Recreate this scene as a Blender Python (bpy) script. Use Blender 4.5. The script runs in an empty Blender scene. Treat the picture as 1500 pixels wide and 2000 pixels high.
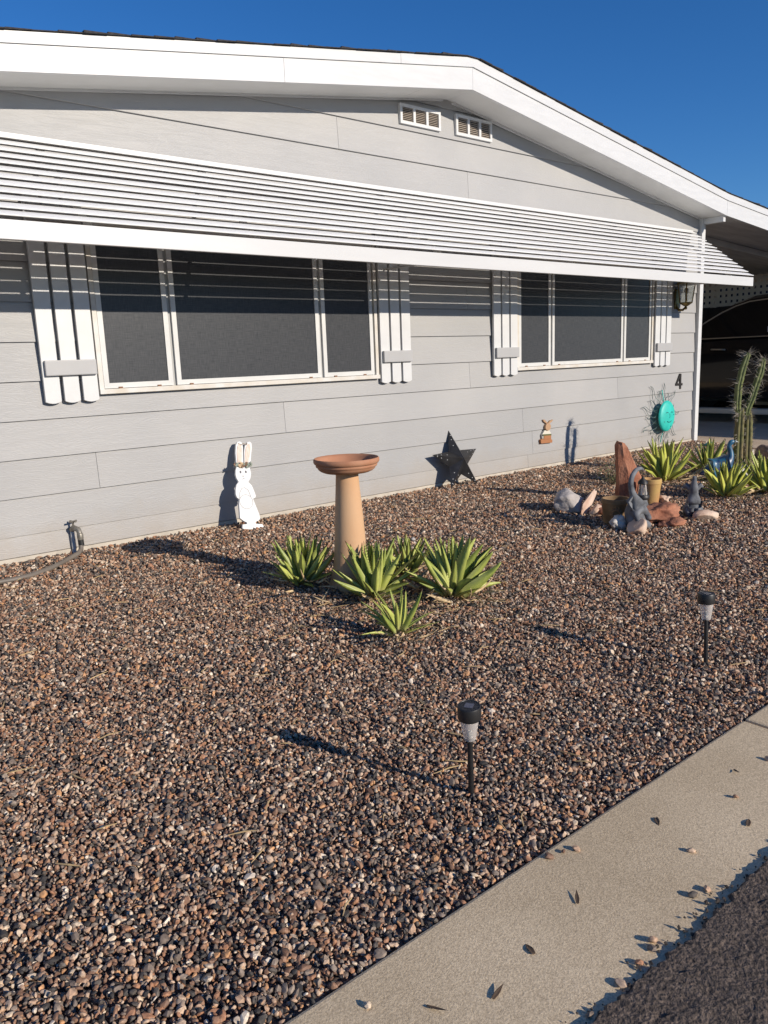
import bpy, bmesh, math, random
import numpy as np
from mathutils import Vector, Matrix, Euler, noise
random.seed(7); np.random.seed(7)
PI = math.pi
scene = bpy.context.scene
C = scene.collection

# ------------------------------------------------------------------ camera
cam = bpy.data.cameras.new('camera'); camo = bpy.data.objects.new('camera', cam); C.objects.link(camo)
cam.sensor_width = 36.0; cam.lens = 27.31; cam.clip_start = 0.05; cam.clip_end = 2000
RX = Vector((0.7685968, -0.6386289, -0.0375781)); DN = Vector((-0.1508088, -0.1237889, -0.9807818)); FW = Vector((0.6217039, 0.7594929, -0.1914546))
m = Matrix((RX, -DN, -FW)).transposed().to_4x4(); m.translation = Vector((0, -4.880, 1.095))
camo.matrix_world = m
scene.camera = camo

# ------------------------------------------------------------------ sky and sun
SD = Vector((0.27, -1.0, 0.395)).normalized()          # towards the sun
world = bpy.data.worlds.new('World'); scene.world = world; world.use_nodes = True
wn = world.node_tree.nodes; wl = world.node_tree.links
sky = wn.new('ShaderNodeTexSky'); sky.sky_type = 'NISHITA'; sky.sun_disc = False
sky.sun_elevation = math.asin(SD.z); sky.sun_rotation = math.atan2(SD.x, SD.y)
sky.altitude = 400; sky.air_density = 1.0; sky.dust_density = 0.0; sky.ozone_density = 6.5
hsv = wn.new('ShaderNodeHueSaturation'); hsv.inputs['Saturation'].default_value = 1.15; hsv.inputs['Hue'].default_value = 0.506; wl.new(sky.outputs[0], hsv.inputs['Color']); wl.new(hsv.outputs[0], wn['Background'].inputs[0]); wn['Background'].inputs[1].default_value = 0.118
sun = bpy.data.lights.new('sun', 'SUN'); sun.energy = 5.0; sun.angle = math.radians(0.53); sun.color = (1.0, 0.90, 0.775)
suno = bpy.data.objects.new('sun', sun); C.objects.link(suno)
suno.rotation_euler = SD.to_track_quat('Z', 'Y').to_euler()
vs = scene.view_settings
vs.view_transform = 'Standard'; vs.look = 'None'; vs.exposure = 0.0; vs.gamma = 1.0

# ------------------------------------------------------------------ materials
MATS = {}
def mat(name, col, rough=0.6, metal=0.0, spec=0.5, var=0.0, vscale=8.0, bump=0.0, bscale=60.0, stretch=(1, 1, 1), col2=None, detail=4.0, coat=0.0, coord='Object', bdist=0.004):
    if name in MATS: return MATS[name]
    mt = bpy.data.materials.new(name); mt.use_nodes = True
    nt = mt.node_tree; b = nt.nodes['Principled BSDF']
    b.inputs['Base Color'].default_value = (*col, 1); b.inputs['Roughness'].default_value = rough
    b.inputs['Metallic'].default_value = metal; b.inputs['Specular IOR Level'].default_value = spec
    b.inputs['Coat Weight'].default_value = coat
    if var or bump or col2:
        tc = nt.nodes.new('ShaderNodeTexCoord'); mp = nt.nodes.new('ShaderNodeMapping')
        mp.inputs['Scale'].default_value = stretch
        nt.links.new(tc.outputs[coord], mp.inputs[0])
    if var or col2:
        n = nt.nodes.new('ShaderNodeTexNoise'); n.inputs['Scale'].default_value = vscale; n.inputs['Detail'].default_value = detail
        nt.links.new(mp.outputs[0], n.inputs['Vector'])
        r = nt.nodes.new('ShaderNodeValToRGB')
        r.color_ramp.elements[0].position = 0.33; r.color_ramp.elements[1].position = 0.67
        if col2: a, c = col, col2
        else: a = tuple(x * (1 - var) for x in col); c = tuple(min(1, x * (1 + var)) for x in col)
        r.color_ramp.elements[0].color = (*a, 1); r.color_ramp.elements[1].color = (*c, 1)
        nt.links.new(n.outputs[0], r.inputs[0]); nt.links.new(r.outputs[0], b.inputs['Base Color'])
    if bump:
        n2 = nt.nodes.new('ShaderNodeTexNoise'); n2.inputs['Scale'].default_value = bscale; n2.inputs['Detail'].default_value = 5
        nt.links.new(mp.outputs[0], n2.inputs['Vector'])
        bp = nt.nodes.new('ShaderNodeBump'); bp.inputs['Strength'].default_value = bump; bp.inputs['Distance'].default_value = bdist
        nt.links.new(n2.outputs[0], bp.inputs['Height']); nt.links.new(bp.outputs[0], b.inputs['Normal'])
    MATS[name] = mt
    return mt

def siding_mat():
    mt = bpy.data.materials.new('siding_paint'); mt.use_nodes = True; nt = mt.node_tree; b = nt.nodes['Principled BSDF']; L = nt.links.new
    b.inputs['Roughness'].default_value = 0.55; b.inputs['Specular IOR Level'].default_value = 0.35
    tc = nt.nodes.new('ShaderNodeTexCoord'); oi = nt.nodes.new('ShaderNodeObjectInfo')
    off = nt.nodes.new('ShaderNodeVectorMath'); off.operation = 'MULTIPLY_ADD'
    cmb = nt.nodes.new('ShaderNodeCombineXYZ')
    ml = nt.nodes.new('ShaderNodeMath'); ml.operation = 'MULTIPLY'; ml.inputs[1].default_value = 37.0
    L(oi.outputs['Random'], ml.inputs[0]); L(ml.outputs[0], cmb.inputs[0]); L(ml.outputs[0], cmb.inputs[2])
    ad = nt.nodes.new('ShaderNodeVectorMath'); ad.operation = 'ADD'
    L(tc.outputs['Object'], ad.inputs[0]); L(cmb.outputs[0], ad.inputs[1])
    mp = nt.nodes.new('ShaderNodeMapping'); mp.inputs['Scale'].default_value = (1.0, 1.0, 9.0); L(ad.outputs[0], mp.inputs[0])
    # embossed grain: thin contour lines of a stretched noise field
    n1 = nt.nodes.new('ShaderNodeTexNoise'); n1.inputs['Scale'].default_value = 2.6; n1.inputs['Detail'].default_value = 2.0; n1.inputs['Distortion'].default_value = 0.6
    L(mp.outputs[0], n1.inputs['Vector'])
    k = nt.nodes.new('ShaderNodeMath'); k.operation = 'MULTIPLY'; k.inputs[1].default_value = 120.0; L(n1.outputs[0], k.inputs[0])
    sn = nt.nodes.new('ShaderNodeMath'); sn.operation = 'SINE'; L(k.outputs[0], sn.inputs[0])
    n3 = nt.nodes.new('ShaderNodeTexNoise'); n3.inputs['Scale'].default_value = 30; mp3 = nt.nodes.new('ShaderNodeMapping'); mp3.inputs['Scale'].default_value = (1, 1, 8)
    L(ad.outputs[0], mp3.inputs[0]); L(mp3.outputs[0], n3.inputs['Vector'])
    mx = nt.nodes.new('ShaderNodeMath'); mx.operation = 'MULTIPLY_ADD'; mx.inputs[1].default_value = 2.0; L(n3.outputs[0], mx.inputs[0]); L(sn.outputs[0], mx.inputs[2])
    bp = nt.nodes.new('ShaderNodeBump'); bp.inputs['Strength'].default_value = 0.22; bp.inputs['Distance'].default_value = 0.0016
    L(mx.outputs[0], bp.inputs['Height']); L(bp.outputs[0], b.inputs['Normal'])
    n2 = nt.nodes.new('ShaderNodeTexNoise'); n2.inputs['Scale'].default_value = 1.3; n2.inputs['Detail'].default_value = 5; L(tc.outputs['Object'], n2.inputs['Vector'])
    r = nt.nodes.new('ShaderNodeValToRGB'); r.color_ramp.elements[0].position = 0.3; r.color_ramp.elements[1].position = 0.72
    r.color_ramp.elements[0].color = (0.352, 0.352, 0.350, 1); r.color_ramp.elements[1].color = (0.402, 0.396, 0.385, 1)
    L(n2.outputs[0], r.inputs[0])
    hs = nt.nodes.new('ShaderNodeHueSaturation'); mr = nt.nodes.new('ShaderNodeMapRange'); mr.inputs[3].default_value = 0.95; mr.inputs[4].default_value = 1.05
    L(oi.outputs['Random'], mr.inputs[0]); L(mr.outputs[0], hs.inputs['Value']); L(r.outputs[0], hs.inputs['Color'])
    sz = nt.nodes.new('ShaderNodeSeparateXYZ'); L(tc.outputs['Object'], sz.inputs[0])
    nd = nt.nodes.new('ShaderNodeTexNoise'); nd.inputs['Scale'].default_value = 7; nd.inputs['Detail'].default_value = 6; L(tc.outputs['Object'], nd.inputs['Vector'])
    dm = nt.nodes.new('ShaderNodeMath'); dm.operation = 'MULTIPLY_ADD'; dm.inputs[1].default_value = 0.30; L(nd.outputs[0], dm.inputs[0]); L(sz.outputs[2], dm.inputs[2])
    dr = nt.nodes.new('ShaderNodeMapRange'); dr.inputs[1].default_value = 0.16; dr.inputs[2].default_value = 0.42; dr.inputs[3].default_value = 0.42; dr.inputs[4].default_value = 0.0; L(dm.outputs[0], dr.inputs[0])
    dx = nt.nodes.new('ShaderNodeMix'); dx.data_type = 'RGBA'; dx.inputs[7].default_value = (0.33, 0.27, 0.20, 1); L(dr.outputs[0], dx.inputs[0]); L(hs.outputs[0], dx.inputs[6])
    L(dx.outputs[2], b.inputs['Base Color'])
    return mt
M_SID = siding_mat()
M_WHITE = mat('white_paint', (0.61, 0.615, 0.61), 0.45, var=0.035, vscale=5, bump=0.12, bscale=30, stretch=(1, 1, 6))
M_SHUT = mat('shutter_white', (0.61, 0.615, 0.61), 0.4, var=0.03, vscale=9)
M_ALU = mat('awning_white', (0.615, 0.615, 0.605), 0.38, var=0.04, vscale=3, stretch=(0.4, 2, 2))
M_SLAT = mat('slat_white', (0.75, 0.75, 0.735), 0.4, var=0.04, vscale=3, stretch=(0.4, 2, 2))
M_FRAME = mat('window_frame_white', (0.60, 0.60, 0.58), 0.4, var=0.05, vscale=7)
M_SILL = mat('weathered_sill', (0.64, 0.63, 0.60), 0.6, col2=(0.56, 0.51, 0.43), vscale=9)
M_GREYBAR = mat('shutter_bar_grey', (0.40, 0.40, 0.40), 0.5, var=0.03)
M_SHING = mat('asphalt_shingle', (0.035, 0.033, 0.035), 0.9, var=0.35, vscale=60, bump=0.5, bscale=200)
M_SOFF = mat('soffit_paint', (0.62, 0.62, 0.60), 0.6, var=0.05, vscale=3)
M_CEIL = mat('carport_ceiling', (0.46, 0.44, 0.42), 0.7, var=0.12, vscale=2, stretch=(1, 6, 1))
M_DARK = mat('dark_shadow_gap', (0.03, 0.03, 0.03), 0.8)
M_LOUV = mat('vent_louver', (0.36, 0.31, 0.26), 0.6, var=0.1)
M_CONC = mat('wall_footing', (0.50, 0.45, 0.37), 0.85, var=0.12, vscale=12, bump=0.3, bscale=80)

def screen_mat():
    mt = bpy.data.materials.new('sun_screen_mesh'); mt.use_nodes = True; nt = mt.node_tree; b = nt.nodes['Principled BSDF']; L = nt.links.new
    tc = nt.nodes.new('ShaderNodeTexCoord'); s = nt.nodes.new('ShaderNodeSeparateXYZ'); L(tc.outputs['Object'], s.inputs[0])
    n = nt.nodes.new('ShaderNodeTexNoise'); n.inputs['Scale'].default_value = 1.0
    mp = nt.nodes.new('ShaderNodeMapping'); mp.inputs['Scale'].default_value = (220, 1, 18); L(tc.outputs['Object'], mp.inputs[0]); L(mp.outputs[0], n.inputs['Vector'])
    n2 = nt.nodes.new('ShaderNodeTexNoise'); n2.inputs['Scale'].default_value = 1.0
    mp2 = nt.nodes.new('ShaderNodeMapping'); mp2.inputs['Scale'].default_value = (14, 1, 260); L(tc.outputs['Object'], mp2.inputs[0]); L(mp2.outputs[0], n2.inputs['Vector'])
    ad = nt.nodes.new('ShaderNodeMath'); ad.operation = 'ADD'; L(n.outputs[0], ad.inputs[0]); L(n2.outputs[0], ad.inputs[1])
    r = nt.nodes.new('ShaderNodeValToRGB'); r.color_ramp.elements[0].position = 0.35; r.color_ramp.elements[1].position = 0.68
    hf = nt.nodes.new('ShaderNodeMath'); hf.operation = 'MULTIPLY'; hf.inputs[1].default_value = 0.5; L(ad.outputs[0], hf.inputs[0])
    r.color_ramp.elements[0].color = (0.036, 0.039, 0.044, 1); r.color_ramp.elements[1].color = (0.076, 0.078, 0.082, 1)
    L(hf.outputs[0], r.inputs[0]); L(r.outputs[0], b.inputs['Base Color'])
    b.inputs['Roughness'].default_value = 0.32; b.inputs['Specular IOR Level'].default_value = 0.25
    return mt
M_SCREEN = screen_mat()

# ------------------------------------------------------------------ mesh helpers
class MB:
    def __init__(s): s.v = []; s.f = []
    def add(s, vs, fs):
        o = len(s.v); s.v += [tuple(v) for v in vs]; s.f += [tuple(i + o for i in f) for f in fs]; return s
    def box(s, x0, x1, y0, y1, z0, z1):
        return s.add([(x0,y0,z0),(x1,y0,z0),(x1,y1,z0),(x0,y1,z0),(x0,y0,z1),(x1,y0,z1),(x1,y1,z1),(x0,y1,z1)],
                     [(0,3,2,1),(4,5,6,7),(0,1,5,4),(1,2,6,5),(2,3,7,6),(3,0,4,7)])
    def prism(s, pts, fn0, fn1):
        n = len(pts); vs = [fn0(*p) for p in pts] + [fn1(*p) for p in pts]
        fs = [tuple(range(n)), tuple(range(2*n-1, n-1, -1))] + [(i, i+n, (i+1) % n + n, (i+1) % n) for i in range(n)]
        return s.add(vs, fs)
    def tube(s, path, radii, seg=8, cap=True, flat=1.0):
        path = [Vector(p) for p in path]; n = len(path)
        if not hasattr(radii, '__len__'): radii = [radii] * n
        vs = []; u = None
        for i, p in enumerate(path):
            t = (path[min(i+1, n-1)] - path[max(i-1, 0)]).normalized()
            if u is None:
                u = t.orthogonal().normalized()
            else:
                u = (u - t * u.dot(t)).normalized()
            w = t.cross(u)
            for k in range(seg):
                a = 2*PI*k/seg; vs.append(p + (u*math.cos(a) + w*math.sin(a)*flat) * radii[i])
        fs = [(i*seg+k, i*seg+(k+1) % seg, (i+1)*seg+(k+1) % seg, (i+1)*seg+k) for i in range(n-1) for k in range(seg)]
        if cap: fs += [tuple(range(seg-1, -1, -1)), tuple(range((n-1)*seg, n*seg))]
        return s.add(vs, fs)
    def lathe(s, prof, seg=32, c=(0, 0, 0)):
        vs = []
        for r, z in prof:
            for k in range(seg):
                a = 2*PI*k/seg; vs.append((c[0]+r*math.cos(a), c[1]+r*math.sin(a), c[2]+z))
        n = len(prof)
        fs = [(i*seg+k, i*seg+(k+1) % seg, (i+1)*seg+(k+1) % seg, (i+1)*seg+k) for i in range(n-1) for k in range(seg)]
        if prof[0][0] > 1e-6: fs.append(tuple(range(seg-1, -1, -1)))
        if prof[-1][0] > 1e-6: fs.append(tuple(range((n-1)*seg, n*seg)))
        return s.add(vs, fs)
    def mesh(s, name):
        me = bpy.data.meshes.new(name); me.from_pydata(s.v, [], s.f); me.update(); return me
    def build(s, name, mt, parent=None, smooth=False, bevel=0.0, angle=40):
        me = s.mesh(name); return link(name, me, mt, parent, smooth, bevel, angle)
def link(name, me, mt, parent=None, smooth=False, bevel=0.0, angle=40):
    if not me.materials: me.materials.append(mt)
    bm = bmesh.new(); bm.from_mesh(me); bmesh.ops.remove_doubles(bm, verts=bm.verts, dist=1e-6); bmesh.ops.recalc_face_normals(bm, faces=bm.faces)
    if bevel: bmesh.ops.bevel(bm, geom=[e for e in bm.edges if len(e.link_faces) == 2 and e.calc_face_angle(0) > 0.6], offset=bevel, segments=2, affect='EDGES', profile=0.6)
    if smooth:
        for f in bm.faces: f.smooth = True
        for e in bm.edges:
            if len(e.link_faces) == 2 and e.calc_face_angle(0) > math.radians(angle): e.smooth = False
    bm.to_mesh(me); bm.free()
    o = bpy.data.objects.new(name, me); C.objects.link(o); o.parent = parent
    return o
def inst(name, me, parent=None, loc=(0,0,0), rot=(0,0,0), sc=(1,1,1)):
    o = bpy.data.objects.new(name, me); C.objects.link(o); o.parent = parent
    o.location = loc; o.rotation_euler = rot; o.scale = sc if hasattr(sc, '__len__') else (sc, sc, sc)
    return o
def empty(name, label, cat, loc=(0,0,0), rz=0, group=None):
    o = bpy.data.objects.new(name, None); C.objects.link(o); o.location = loc; o.rotation_euler = (0, 0, rz); o.empty_display_size = 0.1
    return tag(o, label, cat, group)
def tag(o, label, cat, group=None):
    o['label'] = label; o['category'] = cat
    if group: o['group'] = group
    return o
def struct(o): o['kind'] = 'structure'; return o
def skin(name, verts, edges, radii, mt, parent=None, sub=2, root=0):
    me = bpy.data.meshes.new(name); me.from_pydata(verts, edges, []); me.update()
    o = bpy.data.objects.new(name, me); C.objects.link(o); o.parent = parent
    sk = o.modifiers.new('skin', 'SKIN'); sk.use_smooth_shade = True
    for i, r in enumerate(radii):
        sv = me.skin_vertices[0].data[i]; sv.radius = (r, r) if not hasattr(r, '__len__') else r; sv.use_root = (i == root)
    s = o.modifiers.new('sub', 'SUBSURF'); s.levels = sub; s.render_levels = sub
    dg = bpy.context.evaluated_depsgraph_get(); ev = o.evaluated_get(dg)
    me2 = bpy.data.meshes.new_from_object(ev); o.modifiers.clear(); o.data = me2
    me2.materials.clear(); me2.materials.append(mt)
    for p in me2.polygons: p.use_smooth = True
    return o

# ------------------------------------------------------------------ ground, kerb, road
GY1 = -3.825; KY = -4.19
def gz(y): return -0.0607 * min(1.2, max(0.0, -y / 3.87))
struct(MB().add([(-400,-400,-0.30),(400,-400,-0.30),(400,400,-0.30),(-400,400,-0.30)], [(0,1,2,3)]).build('ground', mat('desert_soil', (0.24, 0.18, 0.13), 0.95, var=0.25, vscale=0.4)))

def gravel_base_mat():
    mt = bpy.data.materials.new('gravel_fines'); mt.use_nodes = True; nt = mt.node_tree; b = nt.nodes['Principled BSDF']; L = nt.links.new
    tc = nt.nodes.new('ShaderNodeTexCoord'); v = nt.nodes.new('ShaderNodeTexVoronoi'); v.inputs['Scale'].default_value = 75; L(tc.outputs['Object'], v.inputs['Vector'])
    s = nt.nodes.new('ShaderNodeSeparateColor'); L(v.outputs['Color'], s.inputs[0])
    r = nt.nodes.new('ShaderNodeValToRGB'); e = r.color_ramp.elements
    e[0].color = (0.04, 0.035, 0.033, 1); e[1].color = (0.22, 0.15, 0.11, 1); L(s.outputs[0], r.inputs[0]); L(r.outputs[0], b.inputs['Base Color'])
    bp = nt.nodes.new('ShaderNodeBump'); bp.invert = True; bp.inputs['Strength'].default_value = 0.9; bp.inputs['Distance'].default_value = 0.006
    L(v.outputs['Distance'], bp.inputs['Height']); L(bp.outputs[0], b.inputs['Normal']); b.inputs['Roughness'].default_value = 0.9
    return mt
# gravel bed: sloping sheet whose right edge follows the driveway
def drive_x(y): return 8.92 + 0.375 * y if y < 0 else 8.92
mb = MB(); ys = np.linspace(0.02, GY1 + 0.004, 24)
for i, y in enumerate(ys):
    xr = drive_x(y) - 0.01
    for x in np.linspace(-1.6, xr, 30): mb.v.append((x, y, gz(y) - 0.012))
for i in range(23):
    for j in range(29): mb.f.append((i*30+j, i*30+j+1, (i+1)*30+j+1, (i+1)*30+j))
struct(mb.build('gravel_bed', gravel_base_mat(), smooth=True))

# concrete kerb, poured in slabs
def concrete_mat(name, c1, c2, bs=0.35):
    mt = bpy.data.materials.new(name); mt.use_nodes = True; nt = mt.node_tree; b = nt.nodes['Principled BSDF']; L = nt.links.new
    tc = nt.nodes.new('ShaderNodeTexCoord')
    n = nt.nodes.new('ShaderNodeTexNoise'); n.inputs['Scale'].default_value = 2.5; n.inputs['Detail'].default_value = 8; L(tc.outputs['Object'], n.inputs['Vector'])
    r = nt.nodes.new('ShaderNodeValToRGB'); r.color_ramp.elements[0].position = 0.35; r.color_ramp.elements[1].position = 0.68
    r.color_ramp.elements[0].color = (*c1, 1); r.color_ramp.elements[1].color = (*c2, 1); L(n.outputs[0], r.inputs[0])
    g = nt.nodes.new('ShaderNodeTexNoise'); g.inputs['Scale'].default_value = 250; g.inputs['Detail'].default_value = 5; g.inputs['Roughness'].default_value = 0.7; L(tc.outputs['Object'], g.inputs['Vector'])
    r2 = nt.nodes.new('ShaderNodeValToRGB'); r2.color_ramp.elements[0].position = 0.34; r2.color_ramp.elements[1].position = 0.66
    r2.color_ramp.elements[0].color = (0.60, 0.575, 0.54, 1); r2.color_ramp.elements[1].color = (1.18, 1.18, 1.16, 1); L(g.outputs[0], r2.inputs[0])
    mm = nt.nodes.new('ShaderNodeMix'); mm.data_type = 'RGBA'; mm.blend_type = 'MULTIPLY'; mm.inputs[0].default_value = 1.0
    L(r.outputs[0], mm.inputs[6]); L(r2.outputs[0], mm.inputs[7]); L(mm.outputs[2], b.inputs['Base Color'])
    bp = nt.nodes.new('ShaderNodeBump'); bp.inputs['Strength'].default_value = bs; bp.inputs['Distance'].default_value = 0.0032
    L(g.outputs[0], bp.inputs['Height']); L(bp.outputs[0], b.inputs['Normal']); b.inputs['Roughness'].default_value = 0.9
    return mt
M_KERB = concrete_mat('kerb_concrete', (0.64, 0.505, 0.33), (0.77, 0.62, 0.42), 0.5)
kerb = bpy.data.objects.new('kerb', None); C.objects.link(kerb); struct(kerb)
for x0, x1 in ((-1.6, 2.290), (2.302, 5.1), (5.112, 7.9)):
    # slab ends are tooled: bevelled edges
    b = MB().box(x0, x1, KY-0.10, GY1, -0.22, -0.058).build('slab', M_KERB, kerb, bevel=0.008)

# asphalt road with a crumbling edge that laps over the kerb
M_ASPH = mat('old_asphalt', (0.040, 0.031, 0.025), 0.9, col2=(0.185, 0.138, 0.104), vscale=120, detail=5, bump=1.0, bscale=130, bdist=0.008)
mb = MB(); nx, ny = 340, 90; xs = np.linspace(0.4, 4.2, nx)
for j in range(ny):
    for i, x in enumerate(xs):
        e = KY + 0.014 * noise.noise((x*4.0, 3.1, 0)) + 0.012 * noise.noise((x*17, 1.7, 0)) + 0.012 * noise.noise((x*60, 0.2, 0)) + 0.007 * noise.noise((x*140, 0.9, 0))
        y = e - (j / (ny-1)) * (1.05 + (e - KY))
        h = 0.0085 * noise.noise((x*62, y*62, 0)) + 0.005 * noise.noise((x*28, y*28, 5))
        h *= 1 if j > 3 else 0.6
        z = -0.0475 + 0.8*h + 0.003*min(1, j/12) + 0.004 * noise.noise((x*3, y*3, 0))
        if j == 0: z = -0.064
        mb.v.append((x, y, z))
for j in range(ny-1):
    for i in range(nx-1): mb.f.append((j*nx+i, j*nx+i+1, (j+1)*nx+i+1, (j+1)*nx+i))
yb = KY - 1.05
mb.box(-120, 140, -10.5, yb - 0.0, -0.2, -0.055); mb.box(-120, 0.4, yb, KY - 0.005, -0.2, -0.055); mb.box(4.2, 140, yb, KY - 0.005, -0.2, -0.055)
struct(mb.build('road', M_ASPH, smooth=True))

mb = MB(); rq = random.Random(12)
for i in range(520):
    x = rq.uniform(0.6, 3.2); y = KY + rq.gauss(-0.004, 0.016); r0 = rq.uniform(0.0015, 0.0065)*(0.6 if y > KY+0.02 else 1)
    vs_ = [Vector((rq.gauss(0,1), rq.gauss(0,1), rq.gauss(0,0.7))).normalized()*r0*rq.uniform(0.7,1.3) for _ in range(1)]
    o8 = [(1,0,0),(-1,0,0),(0,1,0),(0,-1,0),(0,0,1),(0,0,-1)]
    c = Vector((x, y, -0.055 + r0*0.4)); pv = [c + Vector(q)*r0*rq.uniform(0.6, 1.3) for q in o8]
    mb.add(pv, [(0,2,4),(2,1,4),(1,3,4),(3,0,4),(2,0,5),(1,2,5),(3,1,5),(0,3,5)])
cr_ = mb.build('asphalt_crumbs', mat('asphalt_crumb', (0.05, 0.04, 0.033), 0.9, var=0.4, vscale=90)); cr_['kind'] = 'stuff'; cr_['label'] = 'dark asphalt crumbs along the ragged road edge'; cr_['category'] = 'crumbs'
# concrete driveway and carport slab
M_DRIVE = concrete_mat('driveway_concrete', (0.54, 0.42, 0.30), (0.64, 0.51, 0.38))
mb = MB(); mb.prism([(8.925, 8.0), (8.925, 0.0), (drive_x(GY1), GY1), (14.6, GY1), (14.6, 8.0)], lambda x, y: (x, y, -0.16), lambda x, y: (x, y, 0.006 + gz(min(y, 0))))
struct(mb.build('driveway', M_DRIVE))

# ------------------------------------------------------------------ gravel: one mass of pebbles (points with instances)
PEB = []
rp = random.Random(3)
def palette_mat():
    mt = bpy.data.materials.new('pebble_stone'); mt.use_nodes = True; nt = mt.node_tree; b = nt.nodes['Principled BSDF']; L = nt.links.new
    oi = nt.nodes.new('ShaderNodeObjectInfo'); r = nt.nodes.new('ShaderNodeValToRGB'); cr = r.color_ramp; cr.interpolation = 'CONSTANT'
    cols = [(0.00,(0.065,0.062,0.062)),(0.10,(0.125,0.113,0.106)),(0.20,(0.21,0.175,0.155)),(0.29,(0.23,0.142,0.102)),(0.40,(0.35,0.215,0.15)),(0.52,(0.42,0.23,0.145)),
            (0.60,(0.52,0.37,0.275)),(0.70,(0.32,0.27,0.235)),(0.79,(0.62,0.48,0.375)),(0.89,(0.70,0.60,0.49)),(0.94,(0.60,0.35,0.19)),(0.978,(0.84,0.77,0.68))]
    while len(cr.elements) < len(cols): cr.elements.new(0.5)
    for e, (p, c) in zip(cr.elements, cols): e.position = p; e.color = (c[0]*0.91, c[1]*0.855, c[2]*0.775, 1)
    L(oi.outputs['Random'], r.inputs[0])
    tc = nt.nodes.new('ShaderNodeTexCoord'); n = nt.nodes.new('ShaderNodeTexNoise'); n.inputs['Scale'].default_value = 1.6; n.inputs['Detail'].default_value = 4
    L(tc.outputs['Object'], n.inputs['Vector'])
    r2 = nt.nodes.new('ShaderNodeValToRGB'); r2.color_ramp.elements[0].position = 0.3; r2.color_ramp.elements[1].position = 0.7
    r2.color_ramp.elements[0].color = (0.66, 0.66, 0.66, 1); r2.color_ramp.elements[1].color = (1.25, 1.22, 1.18, 1); L(n.outputs[0], r2.inputs[0])
    mm = nt.nodes.new('ShaderNodeMix'); mm.data_type = 'RGBA'; mm.blend_type = 'MULTIPLY'; mm.inputs[0].default_value = 1.0
    L(r.outputs[0], mm.inputs[6]); L(r2.outputs[0], mm.inputs[7]); L(mm.outputs[2], b.inputs['Base Color'])
    b.inputs['Roughness'].default_value = 0.62; b.inputs['Specular IOR Level'].default_value = 0.35
    return mt
M_PEB = palette_mat()
pebcol = bpy.data.collections.new('pebble_shapes')
for k in range(14):
    bm = bmesh.new(); bmesh.ops.create_icosphere(bm, subdivisions=2 if k < 9 else 1, radius=1.0)
    a, b_, c_ = 1.0, rp.uniform(0.48, 0.85), rp.uniform(0.34, 0.62)
    pl = [(Vector((rp.gauss(0,1), rp.gauss(0,1), rp.gauss(0,1))).normalized(), rp.uniform(0.5, 0.85)) for _ in range(6)]
    sd = rp.uniform(0, 99)
    for v in bm.verts:
        n = v.co.copy(); d = 1 + 0.38 * noise.noise(n * 0.9 + Vector((sd, 0, 0))) + 0.14 * noise.noise(n * 2.1 + Vector((0, sd, 0)))
        # squarish, broken faces
        q = max(abs(n.x), abs(n.y), abs(n.z)); d *= 0.80 + 0.20 / q * 0.9
        p = n*d
        for pn, pd_ in pl:
            e = p.dot(pn) - pd_
            if e > 0: p -= pn*e*0.9
        v.co = Vector((p.x*a*1.12, p.y*b_*1.12, p.z*c_*1.12))
    for f in bm.faces: f.smooth = True
    for e in bm.edges:
        if e.calc_face_angle(0) > 0.33: e.smooth = False
    me = bpy.data.meshes.new('pebble'); bm.to_mesh(me); bm.free(); me.materials.append(M_PEB)
    o = bpy.data.objects.new('pebble_shape.%03d' % k, me); pebcol.objects.link(o); PEB.append(me)
def scatter(x0, x1, y0, y1, sp):
    nx_ = int((x1-x0)/sp); ny_ = int((y1-y0)/sp)
    gx, gy = np.meshgrid(np.arange(nx_), np.arange(ny_))
    p = np.stack([x0 + (gx.ravel()+np.random.rand(nx_*ny_)*1.3)*sp, y0 + (gy.ravel()+np.random.rand(nx_*ny_)*1.3)*sp], 1)
    return p
def camdist(p): return np.sqrt(p[:, 0]**2 + (p[:, 1]+4.88)**2 + 1.1**2)
sets = []
for sp, d0, d1, s in ((0.0086, 0, 2.9, 1.0), (0.0102, 2.9, 4.6, 1.1), (0.0135, 4.6, 20, 1.4)):
    p = scatter(-0.9, 9.0, GY1, 0.0, sp); d = camdist(p); p = p[(d >= d0) & (d < d1)]
    sets.append((p, np.full(len(p), s)))
P2 = np.concatenate([a for a, b in sets]); SC = np.concatenate([b for a, b in sets])
ok = (P2[:, 1] < -0.012) & (P2[:, 1] > GY1 + 0.006) & (P2[:, 0] < 8.90 + 0.375*P2[:, 1]); P2 = P2[ok]; SC = SC[ok]
N = len(P2)
size = np.clip(np.random.lognormal(0, 0.33, N), 0.45, 2.3) * 0.0061 * SC
edge = np.clip((P2[:, 1] - GY1) / 0.05, 0, 1)
mound = np.array([0.010*noise.noise((x*1.7, y*1.7, 0)) + 0.008*noise.noise((x*5, y*5, 3)) + 0.003*noise.noise((x*14, y*14, 7)) for x, y in P2])
Z = -0.0607*np.minimum(1.2, -P2[:, 1]/3.87) + mound*edge + np.random.uniform(-0.007, 0.003, N)*SC - 0.006*(1-edge)
pts = np.column_stack([P2, Z]).astype(np.float32)
me = bpy.data.meshes.new('gravel'); me.vertices.add(N); me.vertices.foreach_set('co', pts.ravel())
at = me.attributes.new('rot', 'FLOAT_VECTOR', 'POINT'); rr = np.column_stack([np.random.normal(0, 0.7, N), np.random.normal(0, 0.7, N), np.random.uniform(0, 6.283, N)]).astype(np.float32); at.data.foreach_set('vector', rr.ravel())
at = me.attributes.new('scl', 'FLOAT', 'POINT'); at.data.foreach_set('value', size.astype(np.float32))
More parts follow.
